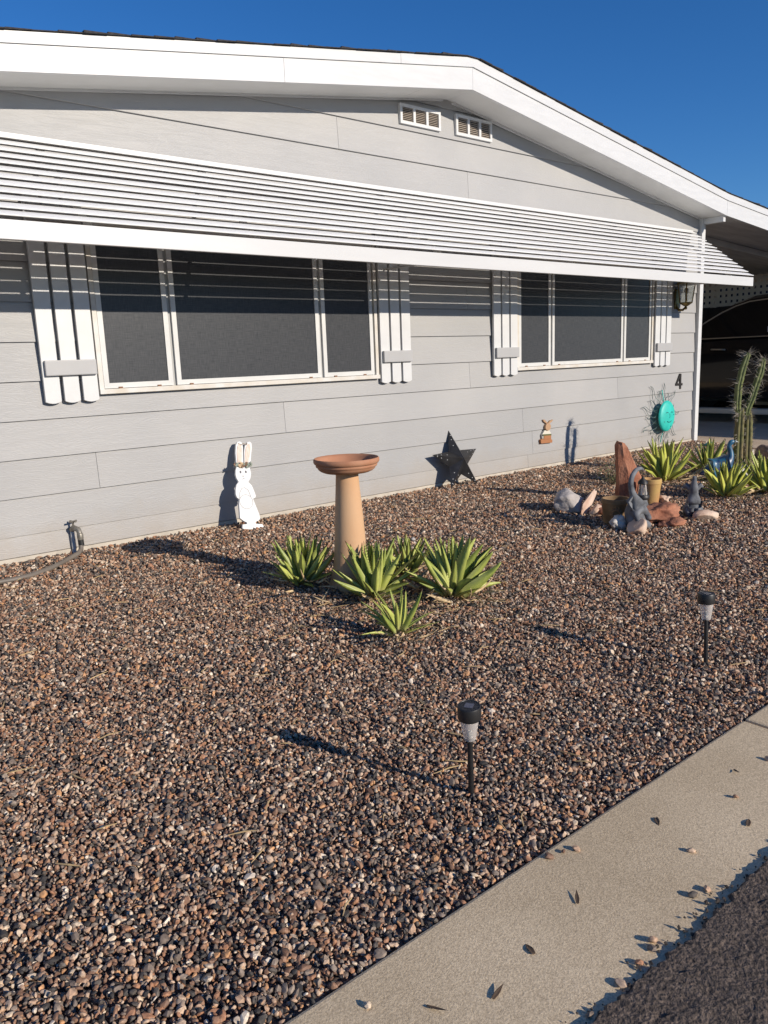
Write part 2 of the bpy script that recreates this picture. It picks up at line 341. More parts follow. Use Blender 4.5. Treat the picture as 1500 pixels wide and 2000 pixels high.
at = me.attributes.new('pick', 'INT', 'POINT'); at.data.foreach_set('value', np.random.randint(0, 14, N).astype(np.int32))
me.update()
gravel = bpy.data.objects.new('gravel', me); C.objects.link(gravel); gravel['kind'] = 'stuff'
tag(gravel, 'brown grey and pinkish pebble gravel covering the front yard', 'gravel')
def pebble_nodes(name):
    ng = bpy.data.node_groups.new(name, 'GeometryNodeTree'); ng.interface.new_socket('Geometry', in_out='INPUT', socket_type='NodeSocketGeometry'); ng.interface.new_socket('Geometry', in_out='OUTPUT', socket_type='NodeSocketGeometry')
    nn = ng.nodes; L = ng.links.new
    gi = nn.new('NodeGroupInput'); go = nn.new('NodeGroupOutput'); ip = nn.new('GeometryNodeInstanceOnPoints'); ci = nn.new('GeometryNodeCollectionInfo')
    ci.inputs[0].default_value = pebcol; ci.inputs[1].default_value = True; ci.inputs[2].default_value = True
    def named(t, n_):
        a = nn.new('GeometryNodeInputNamedAttribute'); a.data_type = t; a.inputs[0].default_value = n_; return a.outputs[0]
    er = nn.new('FunctionNodeEulerToRotation'); L(named('FLOAT_VECTOR', 'rot'), er.inputs[0])
    L(gi.outputs[0], ip.inputs['Points']); L(ci.outputs[0], ip.inputs['Instance']); ip.inputs['Pick Instance'].default_value = True
    L(named('INT', 'pick'), ip.inputs['Instance Index']); L(er.outputs[0], ip.inputs['Rotation']); L(named('FLOAT', 'scl'), ip.inputs['Scale'])
    L(ip.outputs[0], go.inputs[0])
    return ng
gravel.modifiers.new('pebbles', 'NODES').node_group = pebble_nodes('pebbles')

# ------------------------------------------------------------------ house
XC = 8.87; XR = 4.80; ZR = 3.157; SL = 0.147; E_ = 0.225; Z00 = 0.153; XL = -1.3
house = empty('mobile_home', 'single storey grey lap sided mobile home with white trim behind the gravel yard', 'house', (3.8, 0, 0))
house.location = (0, 0, 0)
def roofz(x): return ZR - SL * abs(x - XR)
# solid body
mb = MB(); mb.prism([(XL, 0.0), (XC-0.02, 0.0), (XC-0.02, roofz(XC)), (XR, ZR), (XL, roofz(XL))], lambda x, z: (x, 0.004, z), lambda x, z: (x, 9.0, z)); mb.build('wall_body', mat('wall_core', (0.38, 0.38, 0.38), 0.7), house)
MB().box(XL, XC-0.03, -0.022, 0.0, -0.2, 0.026).build('footing', M_CONC, house)
WIN = [(1.743, 3.968, 0.955, 1.98), (5.623, 7.883, 0.955, 1.98)]
joints = {0: [5.87, 1.686+9], 1: [1.685, 5.73], 2: [3.08, 7.27], 3: [5.02], 4: [3.96, 6.63], 5: [0.6], 6: [5.0], 7: [], 8: [], 9: [2.5, 6.8], 10: [5.037], 11: [3.684], 12: [], 13: []}
joints[-1] = [5.80]; joints[0] = [1.0, 5.87]
def board(k, x0, x1, z0, z1):
    zb = z0
    def fy(z): return -(0.0195 - 0.0140 * (z - zb) / E_)
    cuts = sorted({x0, x1, XR} | {w for W_ in WIN for w in W_[:2]}); cuts = [c for c in cuts if x0 <= c <= x1]
    cur = [MB()]
    def flush():
        if cur[0].v: cur[0].build('siding_board', M_SID, house)
        cur[0] = MB()
    for a, b in zip(cuts[:-1], cuts[1:]):
        segs = [(z0, z1)]
        for (wa, wb, za, zt) in WIN:
            if a >= wa - 1e-6 and b <= wb + 1e-6:
                ns = []
                for s0, s1 in segs:
                    if za > s0: ns.append((s0, min(s1, za)))
                    if zt < s1: ns.append((max(s0, zt), s1))
                segs = [s for s in ns if s[1] - s[0] > 0.004]
        if not segs:
            flush()
        for s0, s1 in segs:
            # clip to the gable slope
            poly = [(a, s0), (b, s0), (b, s1), (a, s1)]
            out = []
            for i in range(4):
                p, q = poly[i], poly[(i+1) % 4]
                fp = roofz(p[0]) - 0.002 - p[1]; fq = roofz(q[0]) - 0.002 - q[1]
                if fp >= 0: out.append(p)
                if (fp >= 0) != (fq >= 0):
                    # roofz is linear inside [a,b]
                    t = fp / (fp - fq); out.append((p[0] + (q[0]-p[0])*t, p[1] + (q[1]-p[1])*t))
            if len(out) < 3: continue
            cur[0].prism(out, lambda x, z: (x, fy(z), z), lambda x, z: (x, 0.002, z))
    flush()
for k in range(-1, 14):   # one lap course after another
    z0 = Z00 + k * E_; z1 = z0 + E_ + 0.0
    if k == -1: z0 = 0.030
    xs_ = [XL] + [j for j in sorted(joints.get(k, [])) if XL < j < XC] + [XC - 0.060]
    for a, b in zip(xs_[:-1], xs_[1:]): board(k, a + 0.0012, b - 0.0012, z0, z1 - 0.0015)
MB().box(XC-0.047, XC+0.028, -0.050, 0.05, -0.02, roofz(XC)-0.004).build('corner_trim', M_WHITE, house, bevel=0.003)

# rake fascia, soffit, roof
YF = -0.31
def rake(x, dz):
    if x < XR and dz > 0.05: dz *= 1 - 0.048*(XR-x)
    return (ZR - 0.016 - SL*abs(x-XR) if x <= XC else ZR - 0.016 - SL*(XC-XR) - 0.085*(x-XC)) + dz
def fascia(name, xa, xb, d0, d1, y0, y1, mt=M_WHITE):
    mb = MB(); mb.prism([(xa, rake(xa, d0)), (xb, rake(xb, d0)), (xb, rake(xb, d1)), (xa, rake(xa, d1))], lambda x, z: (x, y0, z), lambda x, z: (x, y1, z)); return mb.build(name, mt, house)
for xa, xb in ((XL-0.3, 3.05), (3.0525, XR-0.001), (XR+0.001, XC+0.001), (XC+0.004, 14.9)): fascia('rake_board', xa, xb, 0.0, 0.158, YF, YF+0.03)
for xa, xb in ((XL-0.3, 4.05), (4.0525, XR), (XR, XC), (XC, 14.9)): fascia('rake_trim', xa, xb, 0.160, 0.228, YF-0.010, YF+0.03)
for xa, xb in ((XL-0.3, 4.30), (4.303, XR), (XR, XC)): fascia('soffit_panel', xa, xb, 0.004, 0.016, YF+0.03, -0.004, M_SOFF)
fascia('soffit_moulding', XR+0.05, XC-0.06, -0.014, 0.004, -0.030, -0.016, M_WHITE)
fascia('soffit_moulding', XL, XR-0.05, -0.010, 0.004, -0.030, -0.016, M_WHITE)
MB().box(XC-0.02, XC+0.03, YF+0.03, -0.0515, roofz(XC)-0.075, roofz(XC)-0.012).build('soffit_end_board', M_WHITE, house)
roof = MB()
for xa, xb in ((XL-0.3, XR), (XR, XC), (XC, 14.9)):
    roof.prism([(xa, rake(xa, 0.19)), (xb, rake(xb, 0.19)), (xb, rake(xb, 0.229)), (xa, rake(xa, 0.229))], lambda x, z: (x, YF+0.032, z), lambda x, z: (x, 9.2, z))
roofo = roof.build('roof', M_SHING, house)
rs = random.Random(5)
def shingle_row(x0, x1, lift):
    y0 = YF - 0.018 - rs.uniform(0, 0.012); za = rake(x0, 0.232); zb = rake(x1, 0.232)
    lo, hi = (x0, x1) if za < zb else (x1, x0)
    zl, zh = min(za, zb), max(za, zb)
    t = 0.005 + lift*0.5
    vs_ = []
    for y in (y0, 9.25):
        vs_ += [(lo, y, zl + 0.001), (hi, y, zh + 0.001), (hi, y, zh + 0.005), (lo, y, zl + t)]
    MB().add(vs_, [(0,1,2,3),(7,6,5,4),(0,4,5,1),(1,5,6,2),(2,6,7,3),(3,7,4,0)]).build('shingle_row', M_SHING, roofo)
x = XL - 0.32
while x < 14.8:
    w = 0.135
    shingle_row(x, x + w + 0.0, rs.uniform(0, 0.012) if rs.random() < 0.75 else 0.02)
    x += w
# gable vents
def vent(x0, x1, z0, z1):
    mb = MB(); t = 0.022
    y0, y1 = -0.038, -0.012
    mb.box(x0, x1, y0, y1, z0, z0+t); mb.box(x0, x1, y0, y1, z1-t, z1)
    w = (x1-x0-2*t-2*0.024)/3
    xs2 = [x0]
    mb.box(x0, x0+t, y0, y1, z0+t, z1-t); mb.box(x1-t, x1, y0, y1, z0+t, z1-t)
    for i in (1, 2): xa = x0+t+w*i+0.024*(i-1); mb.box(xa, xa+0.024, y0, y1, z0+t, z1-t)
    o = mb.build('gable_vent', M_WHITE, house)
    MB().box(x0+0.01, x1-0.01, -0.0165, -0.010, z0+0.01, z1-0.01).build('vent_backing', M_DARK, o)
    lv = MB(); n = 8; h = (z1-z0-2*t)/n
    lv.add([(0,-0.030,0),(w,-0.030,0),(w,-0.017,h*0.75),(0,-0.017,h*0.75),(0,-0.028,-0.002),(w,-0.028,-0.002),(w,-0.015,h*0.75-0.002),(0,-0.015,h*0.75-0.002)], [(0,1,2,3),(7,6,5,4),(0,4,5,1),(1,5,6,2),(2,6,7,3),(3,7,4,0)])
    lme = lv.mesh('louver'); lme.materials.append(M_LOUV)
    for i in range(3):
        for j in range(n): inst('louver', lme, o, (x0+t+(w+0.024)*i, 0, z0+t+h*j+0.004))
vent(4.28, 4.71, 2.889, 3.034); vent(4.885, 5.315, 2.889, 3.050)

# windows with three screened sashes
def window(x0, x1, z0, z1, m1, m2):
    mb = MB(); t = 0.028; y0, y1 = -0.040, 0.0
    mb.box(x0, x0+t, y0, y1, z0+0.03, z1); mb.box(x1-t, x1, y0, y1, z0+0.03, z1); mb.box(x0+t, x1-t, y0, y1, z1-t, z1)
    o = mb.build('window', M_SILL, house)
    MB().box(x0-0.003, x1+0.003, -0.050, -0.001, z0, z0+0.030).build('sill', M_SILL, o, bevel=0.003)
    MB().box(x0+t, x1-t, -0.016, 0.003, z0+0.03, z1-t).build('mullion_backing', mat('alu_track', (0.35, 0.35, 0.34), 0.4), o)
    for a, b in ((x0+t+0.004, m1-0.012), (m1+0.014, m2-0.012), (m2+0.014, x1-t-0.014)):
        s = MB(); w = 0.032; c, d = z0+0.033, z1-t-0.002
        s.box(a, a+w, -0.034, -0.017, c, d); s.box(b-w, b, -0.034, -0.017, c, d); s.box(a+w, b-w, -0.034, -0.017, c, c+w); s.box(a+w, b-w, -0.034, -0.017, d-w, d)
        s.build('sash_frame', M_FRAME, o)
        MB().box(a+w-0.001, b-w+0.001, -0.0265, -0.022, c+w-0.001, d-w+0.001).build('screen_pane', M_SCREEN, o)
        for xx in (a+0.10, b-0.10):
            if b - a > 0.3: MB().box(xx-0.012, xx+0.012, -0.042, -0.034, z0+0.030, z0+0.041).build('latch_clip', mat('rusty_clip', (0.20, 0.10, 0.05), 0.7), o)
window(*WIN[0], 2.243, 3.428); window(*WIN[1], 6.128, 7.327)

# board shutters
def shutter(x0, w=0.318, zb=0.915, zt=2.10):
    o = None; sw = (w - 2*0.020)/3
    g = bpy.data.objects.new('shutter', None); C.objects.link(g); g.parent = house; g.location = (x0, 0, 0)
    for i in range(3):
        a = i*(sw+0.020); mb = MB(); n = 6
        pts_ = [(a, zt), (a, zb+0.012)] + [(a+sw*(j+0.5)/n, zb + 0.012*(2*(j+0.5)/n-1)**2) for j in range(n)] + [(a+sw, zb+0.012), (a+sw, zt)]
        mb.prism(pts_, lambda x, z: (x, -0.052, z), lambda x, z: (x, -0.030, z)); mb.build('shutter_slat', M_SHUT, g, bevel=0.0025)
    for z0, z1 in ((1.078, 1.168), (1.95, 2.04)):
        MB().box(0.012, w-0.004, -0.078, -0.052, z0, z1).build('shutter_bar', M_GREYBAR, g, bevel=0.006)
        MB().box(0.02, w-0.02, -0.030, -0.017, z0, z1).build('batten', M_SHUT, g)
for x0 in (1.412, 3.985, 5.297, 7.908): shutter(x0)

# slatted aluminium awning over both windows
AX0, AX1 = -1.0, 8.66; AY, AZT, AZB = -0.732, 2.403, 1.826
awn = bpy.data.objects.new('awning', None); C.objects.link(awn); awn.parent = house
NS = 12
prof = []
th = math.radians(25)
for i in range(9):
    s = i/8; u = s*0.080; arch = 0.0025*math.sin(PI*s)
    prof.append((-math.cos(th)*u - math.sin(th)*arch*0 , -math.sin(th)*u + arch))
def slat_mesh():
    mb = MB(); L_ = AX1 - AX0
    top = prof; bot = [(y, z-0.0018) for y, z in prof][::-1]
    mb.prism(top + bot, lambda y, z: (0, y, z), lambda y, z: (L_, y, z))
    yl, zl = prof[-1]
    mb.tube([(0, yl, zl-0.001), (L_, yl, zl-0.001)], 0.0046, 8)
    me = mb.mesh('awning_slat'); return me
sme = slat_mesh(); link('tmp', sme, M_SLAT, None, smooth=True, angle=50); bpy.data.objects.remove(bpy.data.objects['tmp'])
for i in range(NS):
    f = i / NS
    inst('awning_slat', sme, awn, (AX0, AY*f, AZT + (AZB-AZT)*f + 0.004), (rs.uniform(-0.02, 0.02), 0, 0))
MB().box(AX0, AX1+0.004, AY-0.012, AY+0.016, 1.732, 1.824).build('awning_fascia', M_ALU, awn, bevel=0.003)
MB().box(AX0, AX1, -0.03, -0.016, 2.375, 2.408).build('wall_rail', M_ALU, awn)
for xx in (0.3, 1.55, 2.55, 4.05, 5.6, 7.1, 8.30):
    mb = MB(); n_ = Vector((0, AZT-AZB, AY)).normalized()
    for dx, ww in ((0, 0.012),):
        mb.prism([(AY+0.02, AZB-0.045), (AY+0.02, AZB-0.010), (-0.03, AZT-0.045), (-0.03, AZT-0.080)], lambda y, z: (xx-ww, y, z), lambda y, z: (xx+ww, y, z))
    mb.build('support_arm', M_ALU, awn)
    if xx in (0.3, 4.05, 8.30):
        MB().tube([(xx, -0.02, 1.79), (xx, AY+0.01, 1.78)], 0.008, 8).build('brace_rod', M_ALU, awn)

# ------------------------------------------------------------------ carport
cp = empty('carport', 'brown ceilinged carport attached to the right end of the grey house', 'carport', (0, 0, 0))
mb = MB(); mb.prism([(XC+0.03, 2.535), (14.6, 2.535-0.055*5.7), (14.6, 2.565-0.055*5.7), (XC+0.03, 2.565)], lambda x, z: (x, YF+0.031, z), lambda x, z: (x, 8.8, z)); mb.build('ceiling', M_CEIL, cp)
for yy in (0.42, 2.0, 3.8, 6.0):
    mb = MB(); mb.prism([(XC+0.4, 2.44), (14.5, 2.44-0.055*5.6), (14.5, 2.512-0.055*5.6), (XC+0.4, 2.512)], lambda x, z: (x, yy, z), lambda x, z: (x, yy+0.045, z)); mb.build('beam', M_CEIL, cp)
for yy in (-0.2, 2.6, 5.4): MB().box(14.2, 14.28, yy, yy+0.08, -0.05, 2.22).build('post', M_WHITE, cp)
latt = empty('lattice_screen', 'white square hole lattice panel above dark boards at the far side of the carport', 'lattice', (13.6, 0, 0))
M_LAT = mat('lattice_white', (0.82, 0.80, 0.74), 0.6)
M_BRN = mat('dark_boards', (0.035, 0.033, 0.032), 0.8, var=0.3, vscale=5)
for i in range(46): yy = 0.2 + i*0.1; MB().box(0, 0.012, yy, yy+0.058, 1.80, 2.30).build('vertical_strip', M_LAT, latt)
for j in range(6): zz = 1.80 + j*0.1; MB().box(-0.012, -0.0005, 0.2, 4.8, zz, zz+0.056).build('horizontal_strip', M_LAT, latt)
for i in range(24): MB().box(0.0, 0.03, 0.2+i*0.2, 0.395+i*0.2, -0.02, 1.79).build('dark_board', M_BRN, latt)
nb = empty('neighbour_shed', 'dark brown shed wall beyond the carport lattice', 'shed', (15.6, 0, 0))
MB().box(0, 3, -0.5, 8.0, -0.2, 2.9).build('wall', M_BRN, nb); MB().box(-0.1, 3.1, -0.6, 8.1, 2.9, 3.0).build('roof', M_SHING, nb)

# unseen house added across the street only to shade the driveway
oh = empty('unseen_shade_house', 'unseen low tan house added across the street to shade the driveway', 'house', (11.75, -8.2, -0.1))
MB().box(0, 4.4, -7, 0, -0.2, 3.6).build('wall', mat('tan_stucco', (0.45, 0.37, 0.28), 0.9, var=0.08), oh)
mb = MB(); mb.prism([(-0.0, 3.6), (4.4, 3.6), (2.2, 5.0)], lambda x, z: (x, -7.2, z), lambda x, z: (x, 0.1, z)); mb.build('roof', M_SHING, oh)
for xx in (0.4,): MB().box(xx, xx+1.2, 0.0, 0.03, 1.0, 2.1).build('window', M_SCREEN, oh)
MB().box(2.6, 3.5, 0.0, 0.04, 0.05, 2.1).build('door', M_WHITE, oh)

# parked car, nose into the carport
M_CARP = mat('black_car_paint', (0.006, 0.0065, 0.008), 0.18, spec=0.5, coat=0.6)
M_GLASS = mat('car_glass', (0.004, 0.005, 0.007), 0.05, spec=0.6)
M_CHR = mat('chrome_trim', (0.36, 0.37, 0.38), 0.35, metal=1.0)
M_TYRE = mat('tyre_rubber', (0.02, 0.02, 0.02), 0.8)
M_RIM = mat('alloy_rim', (0.35, 0.35, 0.36), 0.35, metal=1.0)
car = empty('parked_car', 'black sport utility car parked under the carport beside the house', 'car', (12.54, 0.75, 0.0))
st = [(-2.30, 0.80, 1.02, 0.42, 1.02), (-2.22, 0.90, 1.10, 0.36, 1.10), (-1.6, 0.94, 1.20, 0.30, 1.2), (-0.8, 0.95, 1.22, 0.28, 1.22), (0.3, 0.95, 1.22, 0.28, 1.22), (1.0, 0.95, 1.20, 0.28, 1.2), (1.6, 0.94, 1.14, 0.30, 1.14), (2.2, 0.90, 1.05, 0.34, 1.05), (2.45, 0.78, 0.86, 0.42, 0.86)]
mb = MB(); nr = 14
for (y, hw, zb, zl, _) in st:
    hp = [(0.0, zl), (hw*0.8, zl), (hw*0.96, zl+0.06), (hw, zl+0.22), (hw*1.0, (zl+zb)/2+0.1), (hw*0.965, zb-0.06), (hw*0.90, zb), (0.0, zb+0.02)]
    full = hp + [(-a, b) for a, b in hp[-2:0:-1]]
    mb.v += [(a, y, b) for a, b in full]
nn_ = 14
for i in range(len(st)-1):
    for k in range(nn_): mb.f.append((i*nn_+k, i*nn_+(k+1) % nn_, (i+1)*nn_+(k+1) % nn_, (i+1)*nn_+k))
mb.f += [tuple(range(nn_)), tuple(range(len(st)*nn_-1, (len(st)-1)*nn_-1, -1))]
body = mb.build('body', M_CARP, car, smooth=True, angle=50)
def roofline(y): # z of the roof underside over the cabin
    k = [(-2.15, 1.25), (-1.9, 1.66), (-1.4, 1.80), (-0.4, 1.83), (0.05, 1.80), (0.35, 1.72), (0.75, 1.50), (1.18, 1.22)]
    for (a, za), (b, zb) in zip(k[:-1], k[1:]):
        if a <= y <= b: return za + (zb-za)*(y-a)/(b-a)
    return 1.2
mb = MB(); ys2 = [-2.15, -1.9, -1.4, -0.9, -0.4, 0.05, 0.35, 0.75, 1.18]
for y in ys2:
    zt_ = roofline(y); tf = (zt_-1.2)/0.62
    mb.v += [(0.86, y, 1.20), (0.86-0.16*tf, y, max(1.205, zt_-0.02)), (0.55, y, zt_+0.035*tf), (0, y, zt_+0.05*tf), (-0.55, y, zt_+0.035*tf), (-0.86+0.16*tf, y, max(1.205, zt_-0.02)), (-0.86, y, 1.20)]
for i in range(len(ys2)-1):
    for k in range(6): mb.f.append((i*7+k, i*7+k+1, (i+1)*7+k+1, (i+1)*7+k))
mb.build('cabin', M_CARP, car, smooth=True, angle=50)
for s in (-1, 1):
    # side glass, proud of the cabin
    mb = MB(); yy_ = np.linspace(-1.95, 1.05, 16); up_ = []; lo_ = []
    for y in yy_:
        zt_ = roofline(y) - 0.055; tf = (zt_ + 0.035 - 1.2)/0.62
        up_.append((s*(0.868-0.16*tf), y, max(zt_, 1.245))); lo_.append((s*0.866, y, 1.235))
    n_ = len(yy_); mb.v = up_ + lo_; mb.f = [(i, i+1, n_+i+1, n_+i) for i in range(n_-1)]
    g = mb.build('side_window', M_GLASS, car, smooth=True)
    MB().tube([(p[0]*1.004, p[1], p[2]+0.006) for p in up_], 0.011, 6).build('chrome_strip', M_CHR, g)
    MB().tube([(s*0.872, y, 1.235) for y in np.linspace(-1.95, 1.12, 6)], 0.010, 6).build('chrome_strip', M_CHR, g)
    MB().box(s*0.875-0.01, s*0.875+0.01, -0.42, -0.34, 1.24, 1.78).build('door_pillar', M_CARP, g)
    for y0 in (-0.75, 0.28): MB().tube([(s*0.945, y0, 1.06), (s*0.985, y0+0.03, 1.065), (s*0.985, y0+0.19, 1.07), (s*0.945, y0+0.22, 1.07)], 0.012, 6).build('door_handle', M_CHR, car)
    MB().box(min(s*0.86, s*1.06), max(s*0.86, s*1.06), -1.10, 0.92, 0.11, 0.19).build('sunlit_sill_strip', mat('sunlit_concrete_tan', (0.80, 0.70, 0.56), 0.35), car, bevel=0.02)  # added pale strip: glow of sunlit concrete along the sill, painted in tan
    MB().box(min(s*0.90, s*1.08), max(s*0.90, s*1.08), 0.78, 0.92, 1.20, 1.34).build('mirror', M_CARP, car, bevel=0.03)
    MB().box(min(s*0.5, s*0.80), max(s*0.5, s*0.80), 2.30, 2.42, 0.80, 0.90).build('headlight', mat('lamp_glass', (0.5, 0.5, 0.5), 0.1), car, bevel=0.02)
    MB().box(min(s*0.60, s*0.86), max(s*0.60, s*0.86), -2.30, -2.20, 0.90, 1.10).build('taillight', mat('red_lamp', (0.25, 0.01, 0.01), 0.15), car, bevel=0.02)
    for y0 in (-1.45, 1.50):
        t = MB(); xs0 = s*0.70; t.v = []
        prf = [(0.20, -0.1), (0.33, -0.11), (0.36, -0.06), (0.36, 0.06), (0.33, 0.11), (0.20, 0.1)]
        seg = 28
        for r, dx in prf:
            for k in range(seg): a = 2*PI*k/seg; t.v.append((s*0.84 + s*dx, y0 + r*math.cos(a), 0.36 + r*math.sin(a)))
        for i in range(5):
            for k in range(seg): t.f.append((i*seg+k, i*seg+(k+1) % seg, (i+1)*seg+(k+1) % seg, (i+1)*seg+k))
        w = t.build('wheel', M_TYRE, car, smooth=True)
        r_ = MB()
        for k in range(5):
            a = 2*PI*k/5; r_.prism([(0.03*math.cos(a+1.5), 0.03*math.sin(a+1.5)), (0.03*math.cos(a-1.5), 0.03*math.sin(a-1.5)), (0.21*math.cos(a-0.12), 0.21*math.sin(a-0.12)), (0.21*math.cos(a+0.12), 0.21*math.sin(a+0.12))],
                                lambda p, q: (s*0.935, y0+p, 0.36+q), lambda p, q: (s*0.90, y0+p, 0.36+q))
        r_.build('rim', M_RIM, w)
MB().box(-0.945, -0.930, 0.0, 0.06, 1.29, 1.37).build('window_sticker', mat('sticker_white', (0.5, 0.48, 0.55), 0.6), car).location = (0.055, -0.37, 0)

# ------------------------------------------------------------------ things on the wall
# house number
def stroke(mb, pts_, w, y0, y1):
    (x0, z0), (x1, z1) = pts_; d = Vector((x1-x0, z1-z0)).normalized(); n_ = Vector((-d.y, d.x))*w/2
    mb.prism([(x0+n_.x, z0+n_.y), (x0-n_.x, z0-n_.y), (x1-n_.x, z1-n_.y), (x1+n_.x, z1+n_.y)], lambda x, z: (x, y0, z), lambda x, z: (x, y1, z))
mb = MB(); M_BRZ = mat('dark_bronze', (0.035, 0.03, 0.026), 0.45, metal=0.3)
stroke(mb, ((0.012, 0.088), (-0.075, -0.028)), 0.026, -0.022, -0.010); stroke(mb, ((-0.088, -0.026), (0.060, -0.030)), 0.026, -0.0225, -0.0105); stroke(mb, ((0.012, 0.092), (0.014, -0.082)), 0.030, -0.0235, -0.0115)
o = tag(mb.build('house_number', M_BRZ), 'dark metal numeral 4 on the grey siding near the corner post', 'house number'); o.location = (8.50, -0.002, 0.72)

# teal sun face with wire rays
sunp = empty('sun_wall_ornament', 'turquoise metal sun face with thin wire rays hung on the siding', 'wall ornament', (8.10, -0.016, 0.355))
M_TEAL = mat('teal_enamel', (0.02, 0.44, 0.37), 0.5, col2=(0.03, 0.54, 0.46), vscale=14)
rr_ = 0.172; prof_ = [(rr_, -0.006), (rr_+0.004, 0.0), (rr_, 0.006)] + [(rr_*math.cos(a), 0.006+0.034*math.sin(a)) for a in np.linspace(0.15, PI/2, 7)][:-1] + [(0.0, 0.042)]
face = MB().lathe(prof_, 40).build('face_disc', M_TEAL, sunp, smooth=True); face.rotation_euler = (PI/2, 0, 0); face.location = (0.0, -0.085, 0); face.scale = (0.90, 1, 1)
M_TDK = mat('dark_teal_mark', (0.01, 0.12, 0.12), 0.5)
def mark(pts_, r): MB().tube(pts_, r, 6).build('face_mark', M_TDK, face)
def fp(x, z): q = max(0, 1-(x*x+z*z)/(rr_*rr_)); return (x, z, 0.007 + 0.034*math.sqrt(q))
for sx in (-1, 1): mark([fp(sx*0.075, 0.040), fp(sx*0.052, 0.047), fp(sx*0.03, 0.040)], 0.004)
mark([fp(-0.05, -0.055), fp(-0.02, -0.066), fp(0.02, -0.066), fp(0.05, -0.055)], 0.0045); mark([fp(0, 0.03), fp(0.006, -0.01), fp(-0.006, -0.016)], 0.004)
for dx, dz in ((-0.1, -0.06), (0.05, -0.12), (0.1, 0.01)): mark([fp(dx, dz), fp(dx+0.006, dz+0.004)], 0.005)
M_WIRE = mat('ray_wire', (0.10, 0.16, 0.15), 0.5, metal=0.4)
rs2 = random.Random(4); nray = 18
for k in range(nray):
    a = 2*PI*k/nray + 0.1; ln = (0.40 if k % 2 == 0 else 0.30) * rs2.uniform(0.92, 1.06); bw = 0.045
    def pol(r, off): return (r*math.cos(a) - off*math.sin(a), -0.020 - 0.05*max(0, 1-(r-0.12)/0.15), r*math.sin(a) + off*math.cos(a))
    L1, L2 = [], []
    for i in range(9):
        s = i/8; r = 0.14 + (ln-0.14)*s; wv = 0.030*math.sin(s*2*PI*0.95)*(0.4+0.8*s)
        L1.append(pol(r, wv + bw*(1-s)**0.8)); L2.append(pol(r, wv*0.9 - bw*(1-s)**0.8))
    MB().tube(L1 + L2[::-1][1:], 0.0024, 5).build('ray', M_WIRE, sunp)
MB().tube([(0, -0.05, 0.16), (0, -0.02, 0.29)], 0.006, 6).build('stem', M_TEAL, sunp); MB().tube([(0, -0.05, -0.16), (0, -0.02, -0.30)], 0.005, 6).build('stem', M_TEAL, sunp)
MB().box(-0.02, 0.02, -0.08, 0.012, -0.02, 0.02).build('standoff', M_WIRE, sunp)

# small bunny plaque
bun = empty('bunny_plaque', 'small tan bunny plaque hung low on the siding left of the cactus shadow', 'wall ornament', (6.08, -0.012, 0.25))
M_TAN = mat('bunny_tan', (0.42, 0.26, 0.15), 0.7, var=0.15, vscale=40); M_CRM = mat('bunny_cream', (0.62, 0.58, 0.48), 0.7); M_RUST = mat('bunny_rust', (0.36, 0.15, 0.06), 0.7); M_OLV = mat('bunny_olive', (0.10, 0.10, 0.03), 0.7)
def plaque(name, pts_, y0, y1, mt, par): return MB().prism(pts_, lambda x, z: (x, y0, z), lambda x, z: (x, y1, z)).build(name, mt, par, bevel=0.002)
plaque('base', [(-0.112, -0.006), (0.058, -0.012), (0.06, 0.012), (0.03, 0.034), (-0.08, 0.04), (-0.118, 0.03)], -0.028, 0, M_RUST, bun)
plaque('torso', [(-0.085, 0.03), (0.042, 0.025), (0.045, 0.075), (0.02, 0.112), (-0.055, 0.118), (-0.09, 0.08)], -0.024, 0, M_CRM, bun)
plaque('trousers', [(-0.075, 0.032), (0.036, 0.028), (0.036, 0.062), (-0.072, 0.066)], -0.032, -0.0245, M_RUST, bun); plaque('sash', [(-0.088, 0.066), (0.043, 0.060), (0.043, 0.076), (-0.088, 0.082)], -0.030, -0.0245, M_OLV, bun)
plaque('head', [(-0.012+0.042*math.cos(a), 0.148+0.036*math.sin(a)) for a in np.linspace(0, 2*PI, 15)[:-1]], -0.034, 0, M_TAN, bun)
plaque('ear', [(-0.016, 0.176), (-0.005, 0.182), (-0.050, 0.222), (-0.074, 0.222), (-0.066, 0.204)], -0.022, 0, M_TAN, bun); plaque('ear', [(-0.004, 0.180), (0.012, 0.172), (0.062, 0.194), (0.078, 0.212), (0.034, 0.206)], -0.022, 0, M_TAN, bun)

